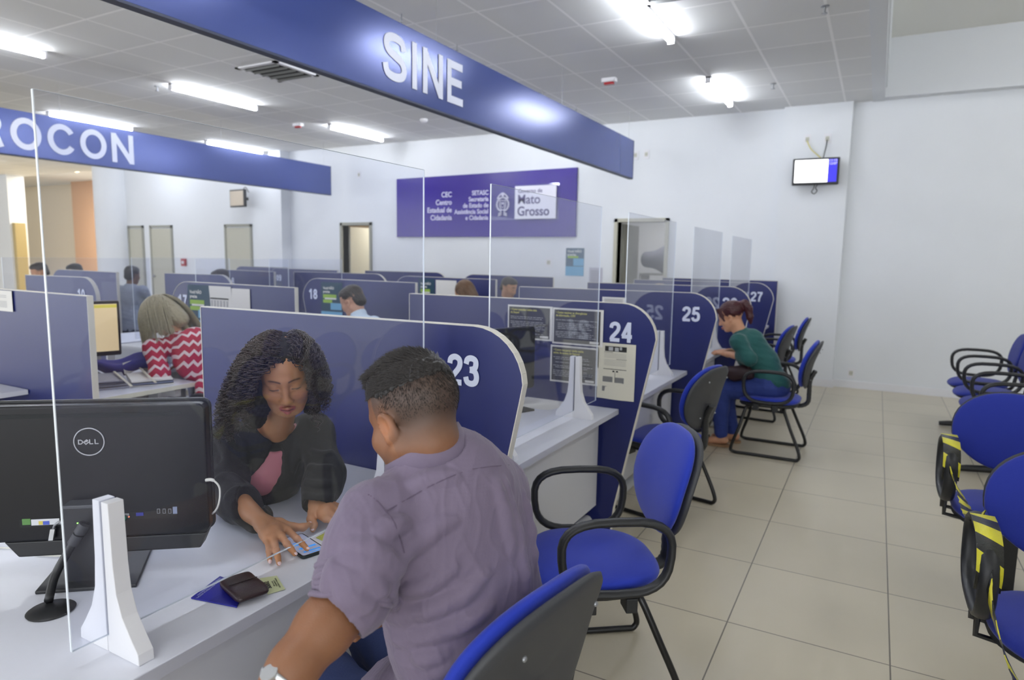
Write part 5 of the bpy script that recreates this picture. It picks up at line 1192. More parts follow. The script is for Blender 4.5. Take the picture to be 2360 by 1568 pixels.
# hair: cap on the crown plus combed strands
HAIRB = mat('black hair', (24, 20, 20), .45, spec=.5)
hc = Sol(); hc.ell((0, -.014, .050), (.0785, .097, .081), .02).ell((0, .040, .082), (.058, .042, .037), .03)
hc.ell((0, -.05, -.050), (.16, .17, .095), .03, -1).ell((0, .10, -.035), (.10, .08, .095), .012, -1)
V, Fq = mesh_sol(hc.xf(MHM, MS), .003); add_mesh('hair', V - np.array(MOFF), Fq, HAIRB, MAN, disp=lambda v, n: .0022 * noise3(v, 160) + .0015 * noise3(v, 330))
def strands(name, parent, M, roots, dirs, lens, m, r0=.0009, off=Vector((0, 0, 0)), curl=None, segs=5, sc=1.0, grav=.3):
    mb = MB(); Rm = M.to_3x3()
    vs = []; fs = []
    for root, d, L_ in zip(roots, dirs, lens):
        p = Vector(root); d = Vector(d).normalized(); pts = [p.copy()]
        for i in range(segs):
            d = (d + Vector((0, 0, -grav / segs)) if curl is None else d + curl(p, i / segs)).normalized(); p = p + d * (L_ / segs); pts.append(p.copy())
        W_ = [M @ (q * sc) - off for q in pts]; t0 = (W_[-1] - W_[0]).normalized(); a = t0.orthogonal().normalized(); b = t0.cross(a); base = len(vs)
        for i, q in enumerate(W_):
            r = r0 * (1 - .85 * i / segs)
            for k in range(3): an = k * 2.094; vs.append(q + (a * math.cos(an) + b * math.sin(an)) * r)
        for i in range(segs):
            for k in range(3): l = (k + 1) % 3; fs.append((base + i * 3 + k, base + i * 3 + l, base + i * 3 + 3 + l, base + i * 3 + 3 + k))
    o = MB(); o.v = [tuple(v) for v in vs]; o.f = fs; o.m = [0] * len(fs); return o.build(name, m, parent, smooth='full')
roots = []; dirs = []; lens = []
for _ in range(15000):
    th = random.uniform(0, 2 * math.pi); ph = math.acos(random.uniform(.10, 1)); n = Vector((math.sin(ph) * math.cos(th), math.sin(ph) * math.sin(th), math.cos(ph)))
    p = Vector((n.x * .0775, -.014 + n.y * .096, .050 + n.z * .080)) if random.random() < .7 else Vector((n.x * .058, .040 + n.y * .042, .082 + n.z * .037))
    if p.z < .050 - .15 * (p.y + .05) * (p.y < 0) + random.uniform(-.014, .010): continue
    roots.append(p); dirs.append(n * .55 + Vector((random.uniform(-.25, .25), .75, random.uniform(-.1, .25)))); lens.append(random.uniform(.012, .026) * (1.2 if p.z > .10 else .6))
strands('hair_strands', MAN, MHM, roots, dirs, lens, mat('dark hair strands', (38, 33, 32), .38, spec=.6), .0014, MOFF, sc=MS)
roots = []; dirs = []; lens = []
for _ in range(9000):
    th = random.uniform(0, 2 * math.pi); z = random.uniform(-.045, .075); ph = math.acos(max(-1, min(1, (z - .036) / .083))); n = Vector((math.sin(ph) * math.cos(th), math.sin(ph) * math.sin(th), math.cos(ph)))
    p = Vector((n.x * .0765, -.018 + n.y * .096, .036 + n.z * .083))
    if p.y > .05 or (abs(p.x) > .06 and abs(p.y + .008) < .03 and p.z < .022) or (p.y > -.03 and p.z < .0): continue
    if random.random() > (z + .06) / .10: continue
    roots.append(p); dirs.append(n * .6 + Vector((0, .0, -.8))); lens.append(.0035 + .005 * max(0, z) / .07)
strands('clipped_hair', MAN, MHM, roots, dirs, lens, HAIRB, .00038, MOFF, segs=2, sc=MS)
# shirt
SH = man_body(.012)
SH.chain([shL, at(838, 1270, d=1.165), at(812, 1362, d=1.13)], [.066, .063, .060], .035)
cuffA = at(812, 1330, d=1.13); cuffB = at(808, 1382, d=1.12)
SH.chain([at(836, 1290, d=1.155), at(828, 1315, d=1.145)], [.067, .068], .006); SH.chain([at(824, 1334, d=1.138), at(818, 1348, d=1.132)], [.0705, .0690], .004); SH.chain([at(814, 1366, d=1.127), at(811, 1376, d=1.122)], [.0690, .0675], .004)
SH.chain([shR + Vector((-.02, 0, -.02)), elR], [.060, .056], .05); SH.chain([elR, elR.lerp(wrR, .25)], [.060, .058], .02)
# collar
SH.chain([at(984, 1036, d=1.335), neckb + Vector((-.005, 0, -.03))], [.072, .076], .018)
# folds: ridges running over the back and the sleeve
def fold(pts, r, k=.022, d=1.27, lift=0):
    P = [at(px, py, d=dd) for px, py, dd in pts]; n = len(P); SH.chain(P, [r * .4] + [r] * (n - 2) + [r * .4], k)
def back_d(px, py):
    """depth of the shirt's surface under a pixel: march the ray"""
    o = np.array([0, 0, CAM_H], f32); v = np.array(ray(px, py), f32); t = np.linspace(.9, 1.7, 161).astype(f32); D = man_shirt_core.d(o + t[:, None] * v); i = np.argmax(D < 0)
    return float(t[i]) if D[i] < 0 else None
man_shirt_core = Sol(); man_shirt_core.p = list(SH.p)
def bfold(pp, r, k=.02, sink=.25):
    P = []
    for a, b in pp:
        d = back_d(a, b)
        if d: P.append(at(a, b, d=d + r * sink))
    if len(P) > 1:
        P = spline(P, 4); n = len(P); SH.chain(P, [r * (.35 + .65 * math.sin(math.pi * i / (n - 1))) for i in range(n)], k)
for f_ in ([(905, 1470), (990, 1462), (1080, 1430), (1130, 1395)], [(900, 1425), (985, 1405), (1065, 1370), (1120, 1320)], [(880, 1500), (960, 1520), (1030, 1505)],
           [(925, 1360), (985, 1345), (1040, 1310)], [(945, 1275), (1000, 1220), (1045, 1200)], [(905, 1330), (940, 1260), (965, 1235)], [(1160, 1110), (1180, 1200), (1200, 1290), (1212, 1370)],
           [(1140, 1110), (1160, 1190), (1178, 1280)], [(1205, 1140), (1225, 1230), (1232, 1310)], [(870, 1240), (900, 1215), (935, 1210)], [(800, 1262), (850, 1268), (900, 1300), (922, 1312)],
           [(790, 1290), (850, 1305), (905, 1322)], [(785, 1325), (830, 1345), (885, 1352)], [(770, 1310), (800, 1370), (850, 1395)], [(1120, 1480), (1080, 1510), (1010, 1550)], [(950, 1120), (1000, 1105), (1050, 1102)]):
    bfold(f_, .0115, .016, .15)
for f_ in ([(770, 1300), (762, 1330), (752, 1362)], [(840, 1320), (862, 1340), (880, 1372)], [(900, 1370), (905, 1400), (896, 1420)]): bfold(f_, .008, .014, .2)
# the collar is open in front: carve the neck hole
SH.chain([MHM @ Vector((0, -.02, .02)), MHM @ Vector((0, -.036, -.07)), neckb + Vector((-.022, 0, .012))], [.075, .060, .058], .006, -1)
SH.cone(cuffB.lerp(elL, .4), elL.lerp(wrL, .3), .053, .056, .006, -1)
SHM = mat('grey mauve cotton', (115, 103, 124), .8, sheen=.15, noise=.04, nscale=500, bump=.25, bscale=700)
V, Fq = mesh_sol(SH, .0034)
def cloth_disp(V, n):
    rg = lambda f, s: (1 - np.abs(noise3(V + .02 * noise3(V, 9, s)[:, None], f, s))) ** 7
    return .0014 * noise3(V, 30, 1) + .0026 * rg(np.array([13, 13, 7.]), 3) + .0016 * rg(np.array([30, 30, 12.]), 5) + .0004 * noise3(V, 190, 2)
add_mesh('shirt', V - np.array(MOFF), Fq, SHM, MAN, disp=cloth_disp)
# turned-up layers of the sleeve
ax0 = at(824, 1326, d=1.140); ax1 = at(808, 1386, d=1.118); axd = (ax1 - ax0).normalized(); ua = axd.orthogonal().normalized(); ub = axd.cross(ua); mbq = MB(); rq = random.Random(4)
for i in range(5):
    a = i / 4; c0 = ax0.lerp(ax1, a); tl, tp = rq.uniform(-.007, .007), rq.uniform(0, 6.28); rb = .0665 - .002 * (i % 2)
    P = []
    for k in range(36):
        an = k * math.pi / 18; w_ = rb + .0015 * math.sin(5 * an + i * 2) + .001 * math.sin(9 * an + i)
        P.append(c0 + (ua * math.cos(an) + ub * math.sin(an)) * w_ + axd * (tl * math.sin(an + tp) + .002 * math.sin(4 * an + i)) - MOFF)
    mbq.tube(P, .0078 if i < 4 else .0055, 8, closed=True, flat=(1.15, .6) if False else None)
mbq.build('rolled_cuff', SHM, MAN, smooth='full')
# seams: yoke and shoulder stitching on the shirt
def surf_line(sol, pix, name, m, parent, off, r=.0012, t0=.8, t1=1.9, lift=.0022, n=10):
    P = []
    pp = spline([(a, b, 0) for a, b in pix], n)
    for q in pp:
        o = np.array([0, 0, CAM_H], f32); v = np.array(ray(q.x, q.y), f32); t = np.linspace(t0, t1, 331).astype(f32); D = sol.d(o + t[:, None] * v); i = int(np.argmax(D < 0))
        if D[i] < 0: P.append(at(q.x, q.y, d=float(t[i]) - lift) - off)
    if len(P) > 2: return MB().tube(P, r, 5).build(name, m, parent, smooth='full')
SEAM = mat('shirt seam', (98, 86, 106), .85)
surf_line(SH, [(893, 1178), (940, 1150), (1010, 1112), (1090, 1082), (1175, 1072)], 'yoke_seam', SEAM, MAN, MOFF, .0011)
surf_line(SH, [(848, 1140), (868, 1155), (888, 1178), (905, 1200), (922, 1240), (932, 1275)], 'shoulder_seam', SEAM, MAN, MOFF, .0013)
# collar fold
CS = Sol(); ccol = neckb + Vector((-.012, 0, .020))
def collar_ring():
    x, y, z = basis(Vector((-1, 0, -.35))); pts = []
    return x, y, z
cx_, cy_, cz_ = basis(Vector((-.94, .12, -.30))); cc = at(984, 1024, d=1.335)
mbc = MB(); vs = []; n = 40
for i in range(n + 1):
    a = R(-62 + (180 + 124) * i / n) + math.pi; u = math.cos(a); v = math.sin(a)        # open toward the throat
    rr = .070; p0 = cc + cx_ * (u * rr * .96) + cy_ * (-v * rr * -1); 
    for (dr, dz) in ((-.004, .026), (.003, .029), (.032, -.050), (.024, -.050)):
        vs.append(p0 + (cx_ * u + cy_ * v).normalized() * dr + cz_ * dz)
for i in range(n):
    for k in range(4): l = (k + 1) % 4; mbc.f.append((i * 4 + k, i * 4 + l, i * 4 + 4 + l, i * 4 + 4 + k)); mbc.m.append(0)
mbc.v = [tuple(v - MOFF) for v in vs]; mbc.build('collar', SHM, MAN, smooth='full')
# trousers
TR = Sol(); TR.ell(hipc + Vector((0, 0, -.03)), (.165, .195, .125), .05)
for (a, b, c_) in ((hipc + Vector((-.02, -.10, -.02)), Vector((-1.10, 1.08, .53)), Vector((-1.14, 1.10, .11))), (hipc + Vector((-.02, .10, -.02)), Vector((-1.12, 1.32, .53)), Vector((-1.16, 1.36, .11)))):
    TR.chain([a, b, b.lerp(c_, .35), c_], [.10, .075, .070, .062], .04)
V, Fq = mesh_sol(TR, .007); add_mesh('trousers', V - np.array(MOFF), Fq, mat('blue denim', (38, 52, 96), .8, noise=.12, nscale=120, bump=.3), MAN, disp=lambda v, n: .003 * noise3(v, 30))
# watch
dw = (wrL - elL).normalized(); wc_ = elL.lerp(wrL, .90); t = empty('wristwatch', wc_, 0, 'silver wristwatch on the wrist of the person in the mauve shirt', 'watch')
aw = dw.orthogonal().normalized(); bw = dw.cross(aw)
MB().tube([(aw * math.cos(k * math.pi / 12) + bw * math.sin(k * math.pi / 12)) * .031 for k in range(24)], .0065, 8, closed=True, flat=(.45, 1.3), upv=aw.cross(bw) if False else None).build('watch_band', mat('bright steel', (200, 202, 204), .25, metal=.7), t, smooth='full')
nu = (Vector((0, -.5, .8)) - dw * Vector((0, -.5, .8)).dot(dw)).normalized(); MB().tube([nu * .030, nu * .037], .0135, 20).build('watch_case', mat('bright steel', (200, 202, 204), .25, metal=.7), t, smooth=True)
# ================================================== the woman across the counter
WOM = empty('person', (-2.0, 1.36, 0), 0, 'woman with long curly dark hair, black blazer and pink blouse, hands spread on the counter', 'person')
WOFF = Vector((-2.0, 1.36, 0)); WO = np.array(WOFF)
WF = Vector((.735, -.678, -.36)).normalized(); WSC = .96
WHM = headmat(at(657, 895, d=1.935) - WF * .085 * WSC, WF, roll=R(4))
wsR = at(528, 1018, d=2.13); wsL = at(722, 996, d=2.20); weR = at(528, 1142, d=2.02); weL = at(752, 1092, d=2.10)
wwR = at(600, 1200, z=.803); wwL = at(728, 1164, z=.803)
wch = at(612, 1080, d=2.20); wbe = at(600, 1165, d=2.30); wnb = at(632, 1018, d=2.19); whp = Vector((-2.08, 1.33, .56))
def wbody(g):
    s = Sol(); s.ell(wch, (.105 + g, .125 + g, .12 + g), .06); s.cone(wsR + Vector((0, 0, -.012)), wsL + Vector((0, 0, -.012)), .048 + g, .048 + g, .05)
    s.ell(wbe, (.11 + g, .125 + g, .13 + g), .07); s.cone(wch, wnb, .085 + g, .040 + g, .05); s.ell(whp, (.15 + g, .17 + g, .13 + g), .08)
    return s
WB = wbody(-.014); WB.join(head_sol(True, nose=.97, jaw=.93, mouth=.003).xf(WHM, WSC))
WB.cone(WHM @ Vector((0, -.03, -.065)), wnb + Vector((0, 0, -.01)), .042, .047, .03)
WB.chain([wsR, weR, weR.lerp(wwR, .3), wwR], [.042, .036, .036, .0235], .02); WB.chain([wsL, weL, weL.lerp(wwL, .3), wwL], [.042, .036, .036, .0235], .02)
# right hand (left in the photo): pinky, ring, middle, index
rK = [at(616, 1244, z=.786), at(631, 1243, z=.790), at(648, 1235, z=.792), at(664, 1222, z=.790)]
rP = [at(620, 1270, z=.782), at(637, 1270, z=.784), at(661, 1254, z=.790), at(684, 1242, z=.788)]
rT = [at(622, 1294, z=.760), at(643, 1299, z=.760), at(679, 1277, z=.768), at(708, 1266, z=.768)]
rTh = [at(644, 1207, z=.790), at(676, 1216, z=.782), at(698, 1216, z=.780), at(713, 1209, z=.780)]
lK = [at(780, 1168, z=.786), at(772, 1177, z=.790), at(763, 1187, z=.790), at(750, 1195, z=.788)]
lP = [at(802, 1178, z=.778), at(790, 1188, z=.780), at(782, 1198, z=.780), at(770, 1205, z=.778)]
lT = [at(818, 1188, z=.760), at(807, 1198, z=.760), at(799, 1208, z=.760), at(786, 1216, z=.760)]
lTh = [at(722, 1182, z=.790), at(717, 1197, z=.780), at(723, 1211, z=.770), at(721, 1222, z=.762)]
WB.join(hand_sol(wwR, rK, rP, rT, rTh, rw=.0245, rf=.0084)).join(hand_sol(wwL, lK, lP, lT, lTh, rw=.0245, rf=.0082))
for (a, b, c_) in ((whp + Vector((0, -.09, -.02)), Vector((-1.62, 1.24, .55)), Vector((-1.62, 1.25, .09))), (whp + Vector((0, .09, -.02)), Vector((-1.62, 1.43, .55)), Vector((-1.62, 1.42, .09)))):
    WB.chain([a, b, b.lerp(c_, .35), c_], [.08, .055, .05, .034], .03); WB.cone(c_ + Vector((-.03, 0, -.03)), c_ + Vector((.15, 0, -.06)), .034, .024, .02)
V, Fq = mesh_sol(WB, .0026)
def wom_col(V):
    c = np.tile(np.array(_lin((182, 128, 88))), (len(V), 1)); L = local(V, WHM) / WSC; x, y, z = L[:, 0], L[:, 1], L[:, 2]
    c = mixc(c, (206, 132, 104), np.exp(-(((np.abs(x) - .042) / .02) ** 2 + ((z + .032) / .02) ** 2)) * (y > .02) * (np.abs(z) < .12) * .30)
    return face_colors(V, WHM, c, lips=(178, 84, 90), brow=(44, 28, 24), fem=True, sc=WSC, mouth=.003)
add_mesh('person_body', V - WO, Fq, SKIN, WOM, col=lambda v: wom_col(v + WO))
nails(WOM, [p - WOFF for p in rT], [p - WOFF for p in rP], .0078, mat('nail polish', (226, 196, 196), .15, spec=.8)); nails(WOM, [p - WOFF for p in lT], [p - WOFF for p in lP], .0078); nails(WOM, [rTh[-1] - WOFF, lTh[-1] - WOFF], [rTh[-2] - WOFF, lTh[-2] - WOFF], .0085)
# lashes
for g in (-1, 1):
    P = [WHM @ (Vector((g * (.0165 + .031 * k / 8), .0840 - .0012 * (k - 3.5) ** 2 * .35, -.0050 - .0028 * math.sin(k / 8 * math.pi))) * WSC) - WOFF for k in range(9)]
    MB().tube(P, [.0005 + .0009 * math.sin(min(1, (k + 1) / 8) * 2.2) for k in range(9)], 6).build('eyelashes', mat('black lashes', (14, 10, 10), .6), WOM, smooth='full')
def march(sol, px, py, t0=1.2, t1=2.8, n=641):
    o = np.array([0, 0, CAM_H], f32); v = np.array(ray(px, py), f32); t = np.linspace(t0, t1, n).astype(f32); D = sol.d(o + t[:, None] * v); i = int(np.argmax(D < 0)); return float(t[i]) if D[i] < 0 else None
# pink blouse
PB = wbody(.000); PB.chain([WHM @ Vector((0, -.02, -.03)), wnb + Vector((0, 0, .02))], [.062, .056], .006, -1)
vn = [(650, 1000), (636, 1022)]
for a, b in vn:
    d = march(PB, a, b)
    if d: PB.ell(at(a, b, d=d), (.03, .03, .03), .004, -1)
V, Fq = mesh_sol(PB, .0045); add_mesh('blouse', V - WO, Fq, mat('pink satin', (214, 128, 140), .5, sheen=.3, noise=.03), WOM, disp=lambda v, n: .0012 * noise3(v, 40))
d = [(656, 975), (650, 988), (640, 1000), (630, 1012)]
sl = [at(a, b, d=2.10 + .012 * i) - WOFF for i, (a, b) in enumerate(d)]
MB().tube(spline(sl, 5), .012, 8, flat=(.35, 1)).build('blouse_tie', mat('pink satin', (214, 128, 140), .5), WOM, smooth='full')
# black blazer
WJ = wbody(.014)
WJ.chain([wsR, weR, weR.lerp(wwR, .35), weR.lerp(wwR, .93)], [.060, .053, .051, .042], .04); WJ.chain([wsL, weL, weL.lerp(wwL, .4), weL.lerp(wwL, .90)], [.060, .053, .052, .045], .04)
core = Sol(); core.p = list(WJ.p)
def wfold(pp, r, k=.012, sink=.2):
    P = []
    for a, b in pp:
        dd = march(core, a, b)
        if dd: P.append(at(a, b, d=dd + r * sink))
    if len(P) > 1: P = spline(P, 4); n = len(P); WJ.chain(P, [r * (.35 + .65 * math.sin(math.pi * i / (n - 1))) for i in range(n)], k)
for q in ([(505, 1075), (530, 1070), (560, 1078)], [(500, 1105), (528, 1098), (560, 1112)], [(520, 1150), (545, 1130), (570, 1140)], [(500, 1010), (520, 1040), (522, 1080)],
          [(715, 1040), (740, 1050), (765, 1042)], [(712, 1075), (738, 1082), (766, 1078)], [(704, 1110), (730, 1118), (766, 1112)], [(700, 1140), (728, 1150), (766, 1144)], [(560, 1020), (566, 1060), (572, 1110)], [(690, 1010), (684, 1050), (676, 1090)]): wfold(q, .009)
for (a, b), r in (((632, 1016), .009), ((637, 1032), .018), ((638, 1050), .027), ((634, 1068), .033), ((626, 1088), .039), ((614, 1106), .043), ((600, 1124), .046), ((584, 1142), .048), ((570, 1160), .050), ((560, 1185), .05)):
    dd = march(core, a, b)
    if dd: WJ.ell(at(a, b, d=dd), (r, r, r), .003, -1)
WJ.chain([WHM @ Vector((0, -.02, -.03)), wnb + Vector((0, 0, .015))], [.066, .060], .006, -1)
dd = march(core, 640, 1004)
if dd: WJ.ell(at(642, 998, d=dd), (.030, .030, .030), .004, -1)
for a, b, r in ((weR.lerp(wwR, .86), wwR, .030), (weL.lerp(wwL, .82), wwL, .031)): WJ.cone(a.lerp(b, .2), b + (b - a) * 1.6, r + .002, r + .010, .004, -1)
V, Fq = mesh_sol(WJ, .0034); add_mesh('blazer', V - WO, Fq, mat('black blazer cloth', (13, 13, 16), .8, sheen=.08, noise=.08, nscale=300, bump=.25, bscale=900), WOM, disp=lambda v, n: .0014 * noise3(v, 45, 2) + .0006 * noise3(v, 110, 1))
# dark trousers
WT = Sol(); WT.ell(whp + Vector((0, 0, -.02)), (.16, .18, .12), .05)
for (a, b, c_) in ((whp + Vector((0, -.09, -.02)), Vector((-1.62, 1.24, .55)), Vector((-1.62, 1.25, .11))), (whp + Vector((0, .09, -.02)), Vector((-1.62, 1.43, .55)), Vector((-1.62, 1.42, .11)))): WT.chain([a, b, b.lerp(c_, .35), c_], [.095, .07, .06, .052], .04)
V, Fq = mesh_sol(WT, .010); add_mesh('trousers', V - WO, Fq, mat('dark trousers', (30, 30, 38), .8), WOM)
# curly hair: dark under-volume and single curls
HM_ = mat('dark curly hair', (46, 28, 26), .36, spec=.6, noise=.35, nscale=14)
HB = Sol(); HB.ell((0, -.030, .038), (.080, .098, .083), .02)
HB.chain([(.066, -.02, .02), (.084, -.005, -.07), (.108, .0, -.15)], [.034, .044, .036], .03); HB.chain([(-.066, -.02, .02), (-.072, -.005, -.07), (-.070, .0, -.13)], [.028, .032, .028], .03)
HB.ell((0, .022, .058), (.069, .060, .060), .02); HB.ell((0, -.085, -.05), (.10, .05, .11), .03)
HB.ell((0, .100, -.018), (.064, .085, .088), .012, -1).ell((0, .085, .020), (.060, .06, .055), .012, -1)
V, Fq = mesh_sol(HB.xf(WHM, WSC), .005); add_mesh('hair', V - WO, Fq, mat('hair under layer', (16, 11, 11), .8), WOM, disp=lambda v, n: .004 * noise3(v, 120))
def curls(name, parent, M, off, N, m, seed, sc, r_tube=.00165, rad=(.0055, .0095), wave=(.020, .030), Lr=(.20, .30)):
    rg = random.Random(seed); vs = []; fs = []; Ms = np.array(M, float); Rm = Ms[:3, :3]; tt = Ms[:3, 3]; g = Rm.T @ np.array([0, 0, -1.0]); made = 0
    while made < N:
        th = rg.uniform(0, 2 * math.pi); ph = math.acos(rg.uniform(-.35, 1)); n = np.array([math.sin(ph) * math.cos(th), math.sin(ph) * math.sin(th), math.cos(ph)])
        p = np.array([0, -.026, .040]) + n * np.array([.077, .094, .080])
        fr = rg.random() < .22
        if fr: p = np.array([0, .024, .058]) + n * np.array([.070, .060, .061])
        if fr and p[2] < .084: continue
        if not fr and p[1] > .028 and p[2] < .096 and abs(p[0]) < .064: continue
        if not fr and p[1] > .045 and p[2] < .105: continue
        if p[1] > .01 and p[2] < .05 and abs(p[0]) < .05: continue
        made += 1; L_ = rg.uniform(*Lr) * (.62 if p[0] < -.03 else 1.0); st = .0045; K = int(L_ / st); side = 1 if p[0] > -.01 else -1
        d = n * .45 + np.array([side * .5, -.05, .0]) ; d /= np.linalg.norm(d); C = []; q = p.copy(); sp = rg.uniform(.25, .85) * (1.0 if side > 0 else .40)
        for i in range(K):
            a = i / K; w = .30 + .5 * a; tgt = g + np.array([side * sp * (1 - a * .7), .06, 0]); tgt /= np.linalg.norm(tgt)
            d = d * (1 - w * .35) + tgt * w * .35; d /= np.linalg.norm(d); q = q + d * st
            e = (q - np.array([0, -.02, .035])) / np.array([.080, .098, .084]); l = np.linalg.norm(e)
            if l < 1: q = np.array([0, -.02, .035]) + e / l * np.array([.080, .098, .084])
            if q[1] > -.01 and abs(q[0]) < .066 and q[2] < .070: q[0] = side * .066
            C.append(q.copy())
        C = np.array(C); ra = rg.uniform(*rad); wl = rg.uniform(*wave); ph0 = rg.uniform(0, 6.28); T = np.gradient(C, axis=0); T /= np.linalg.norm(T, axis=1)[:, None] + 1e-9
        A = np.cross(T, [0.2, 1, .1]); A /= np.linalg.norm(A, axis=1)[:, None] + 1e-9; B = np.cross(T, A); s_ = np.arange(K) * st * 2 * math.pi / wl + ph0; gr = np.clip(np.arange(K) / 8, .3, 1)[:, None] * ra
        C = C + (A * np.cos(s_)[:, None] + B * np.sin(s_)[:, None]) * gr; Cw = (C * sc) @ Rm.T + tt - np.array(off)
        T = np.gradient(Cw, axis=0); T /= np.linalg.norm(T, axis=1)[:, None] + 1e-9; A = np.cross(T, [.3, .2, .93]); A /= np.linalg.norm(A, axis=1)[:, None] + 1e-9; B = np.cross(T, A); base = len(vs) * 1
        rr = r_tube * (1 - .5 * np.arange(K) / K)[:, None]
        ring = np.stack([Cw + (A * math.cos(k * 2.0944) + B * math.sin(k * 2.0944)) * rr for k in range(3)], 1).reshape(-1, 3); b0 = sum(len(x) for x in vs); vs.append(ring)
        i = np.arange(K - 1)[:, None] * 3 + b0
        for k in range(3): l = (k + 1) % 3; fs.append(np.concatenate([i + k, i + l, i + 3 + l, i + 3 + k], 1))
    V = np.concatenate(vs); Fq = np.concatenate(fs); return add_mesh(name, V.astype(f32), Fq, m, parent, smooth_it=0)
curls('hair_curls', WOM, WHM, WOFF, 1700, HM_, 3, WSC, Lr=(.17, .27))
# ================================================== the other people
def sitter(label, loc, face_dir, shirt, hairc, skin=(196, 146, 112), lean=.10, hp=-.3, hy=0.0, h=.006, sleeve='long', pants=(44, 46, 60), hair='short', fem=False, shirtmat=None, hr=4, arms=None, legs=None, sc=1.0, neckcol=None, coarse=False, hstr=0, hairfn=None, head_fwd=None, up=0.0):
    """seated figure in its own frame (x right, y forward), origin on the floor under the pelvis"""
    rz = math.atan2(face_dir[1], face_dir[0]) - math.pi / 2
    t = empty('person', loc, rz, label, 'person')
    pel = Vector((0, 0, .56)); chs = Vector((0, .02 + lean * .75, .90 + up)); nk = Vector((0, .02 + lean * 1.25, 1.085 + up - lean * .20))
    hf = Vector(head_fwd) if head_fwd else Vector((math.sin(hy), math.cos(hy), hp)); hc_ = nk + Vector((0, .03 + lean * .25, .125)); M = headmat(hc_, hf)
    sr, sl_ = nk + Vector((.165, -.02, -.065)), nk + Vector((-.165, -.02, -.065)); wf = .9 if fem else 1.0
    A = arms or [[(.215, .14 + lean * .6, .80), (.13, .37 + lean * .3, .80)], [(-.215, .14 + lean * .6, .80), (-.13, .37 + lean * .3, .80)]]
    def core(g):
        s = Sol(); s.ell(chs, (.155 * wf + g, .115 + g, .17 + g), .06); s.ell((0, .0 + lean * .3, .70), (.15 * wf + g, .115 + g, .15 + g), .08); s.ell(pel, (.175 + g, .14 + g, .12 + g), .07)
        s.cone(sr, sl_, .050 + g, .050 + g, .05); s.cone(chs, nk, .09 + g, .045 + g, .05); return s
    B = core(-.014); B.join(head_sol(fem).xf(M)); B.cone(M @ Vector((0, -.03, -.065)), nk, .048, .054, .03)
    legp = legs or [[(.10, .44, .50), (.11, .42, .085)], [(-.10, .44, .50), (-.11, .42, .085)]]
    for s0, a in ((sr, A[0]), (sl_, A[1])):
        e, w = Vector(a[0]), Vector(a[1]); B.chain([s0, e, e.lerp(w, .3), w], [.045, .038, .037, .025], .02); d = (w - e).normalized(); sd = d.cross(Vector((0, 0, 1))).normalized()
        kk = [w + d * .082 + sd * (.022 * (1.5 - i)) for i in range(4)]; pp = [k + d * .030 + Vector((0, 0, -.004)) for k in kk]; tt = [p + d * .030 + Vector((0, 0, -.020)) for p in pp]; sg = 1 if s0 is sl_ else -1
        B.join(hand_sol(w, kk, pp, tt, [w + d * .035 - sd * .028 * -sg, w + d * .06 + sd * .038 * sg, w + d * .085 + sd * .040 * sg + Vector((0, 0, -.01))], rf=.0092))
    for i, (kn_, an_) in enumerate(legp):
        hp_ = pel + Vector((.09 if i == 0 else -.09, .02, -.02)); kn_, an_ = Vector(kn_), Vector(an_); B.chain([hp_, kn_, kn_.lerp(an_, .35), an_], [.085, .056, .052, .036], .03); B.cone(an_ + Vector((0, -.03, -.03)), an_ + Vector((0, .15, -.055)), .034, .026, .02)
    V, Fq = mesh_sol(B, h)
    def col(V):
        c = np.tile(np.array(_lin(skin)), (len(V), 1)); c = face_colors(V, M, c, fem=fem, brow=(50, 36, 30)); L = local(V, M)
        if hair == 'short':
            w = smst(L[:, 2], .0, .03) * smst(-L[:, 1], -.03, .0) * (np.abs(L) < .16).all(1); c = mixc(c, hairc, w * .8)
        return c
    add_mesh('person_body', V, Fq, SKIN, t, col=col)
    S_h = core(.008); fr = {'long': .95, 'three': .45, 'short': 0}[sleeve]
    for s0, a in ((sr, A[0]), (sl_, A[1])):
        e, w = Vector(a[0]), Vector(a[1])
        if fr: S_h.chain([s0, e, e.lerp(w, fr)], [.060, .052, .047 if fr < .9 else .038], .04)
        else: S_h.chain([s0, s0.lerp(e, .75)], [.062, .060], .04)
    for ql in (0, 1):
        a = A[ql]; e, w = Vector(a[0]), Vector(a[1])
        if fr and fr < .9: S_h.cone(e.lerp(w, fr * .8), e.lerp(w, fr * 2), .040, .040, .004, -1)
    if neckcol: S_h.cone(nk + Vector((0, 0, .02)), nk + Vector((0, -.01, -.03)), .066, .08, .01)
    S_h.chain([M @ Vector((0, -.02, .0)), nk + Vector((0, .01, .022))], [.06, .054], .006, -1)
    V, Fq = mesh_sol(S_h, h * 1.1); so = add_mesh('shirt', V, Fq, shirtmat or mat('shirt %d %d %d' % shirt, shirt, .8, noise=.05, nscale=40, sheen=.2, bump=.2), t, disp=lambda v, n: .0035 * noise3(v, 24, 1) + .002 * (1 - np.abs(noise3(v, 17, 4))) ** 6)
    T_ = Sol(); T_.ell(pel + Vector((0, 0, -.02)), (.185, .15, .12), .05)
    for i, (kn_, an_) in enumerate(legp):
        hp_ = pel + Vector((.09 if i == 0 else -.09, .02, -.02)); kn_, an_ = Vector(kn_), Vector(an_); T_.chain([hp_, kn_, kn_.lerp(an_, .35), an_ + Vector((0, 0, .03))], [.105, .073, .065, .055], .04)
    V, Fq = mesh_sol(T_, h * 1.4); add_mesh('trousers', V, Fq, mat('trousers %d %d %d' % pants, pants, .8, noise=.15, nscale=60), t, disp=lambda v, n: .003 * noise3(v, 30))
    hm = mat('hair %d %d %d' % hairc, hairc, .45, spec=.5, noise=.3, nscale=60)
    H = Sol()
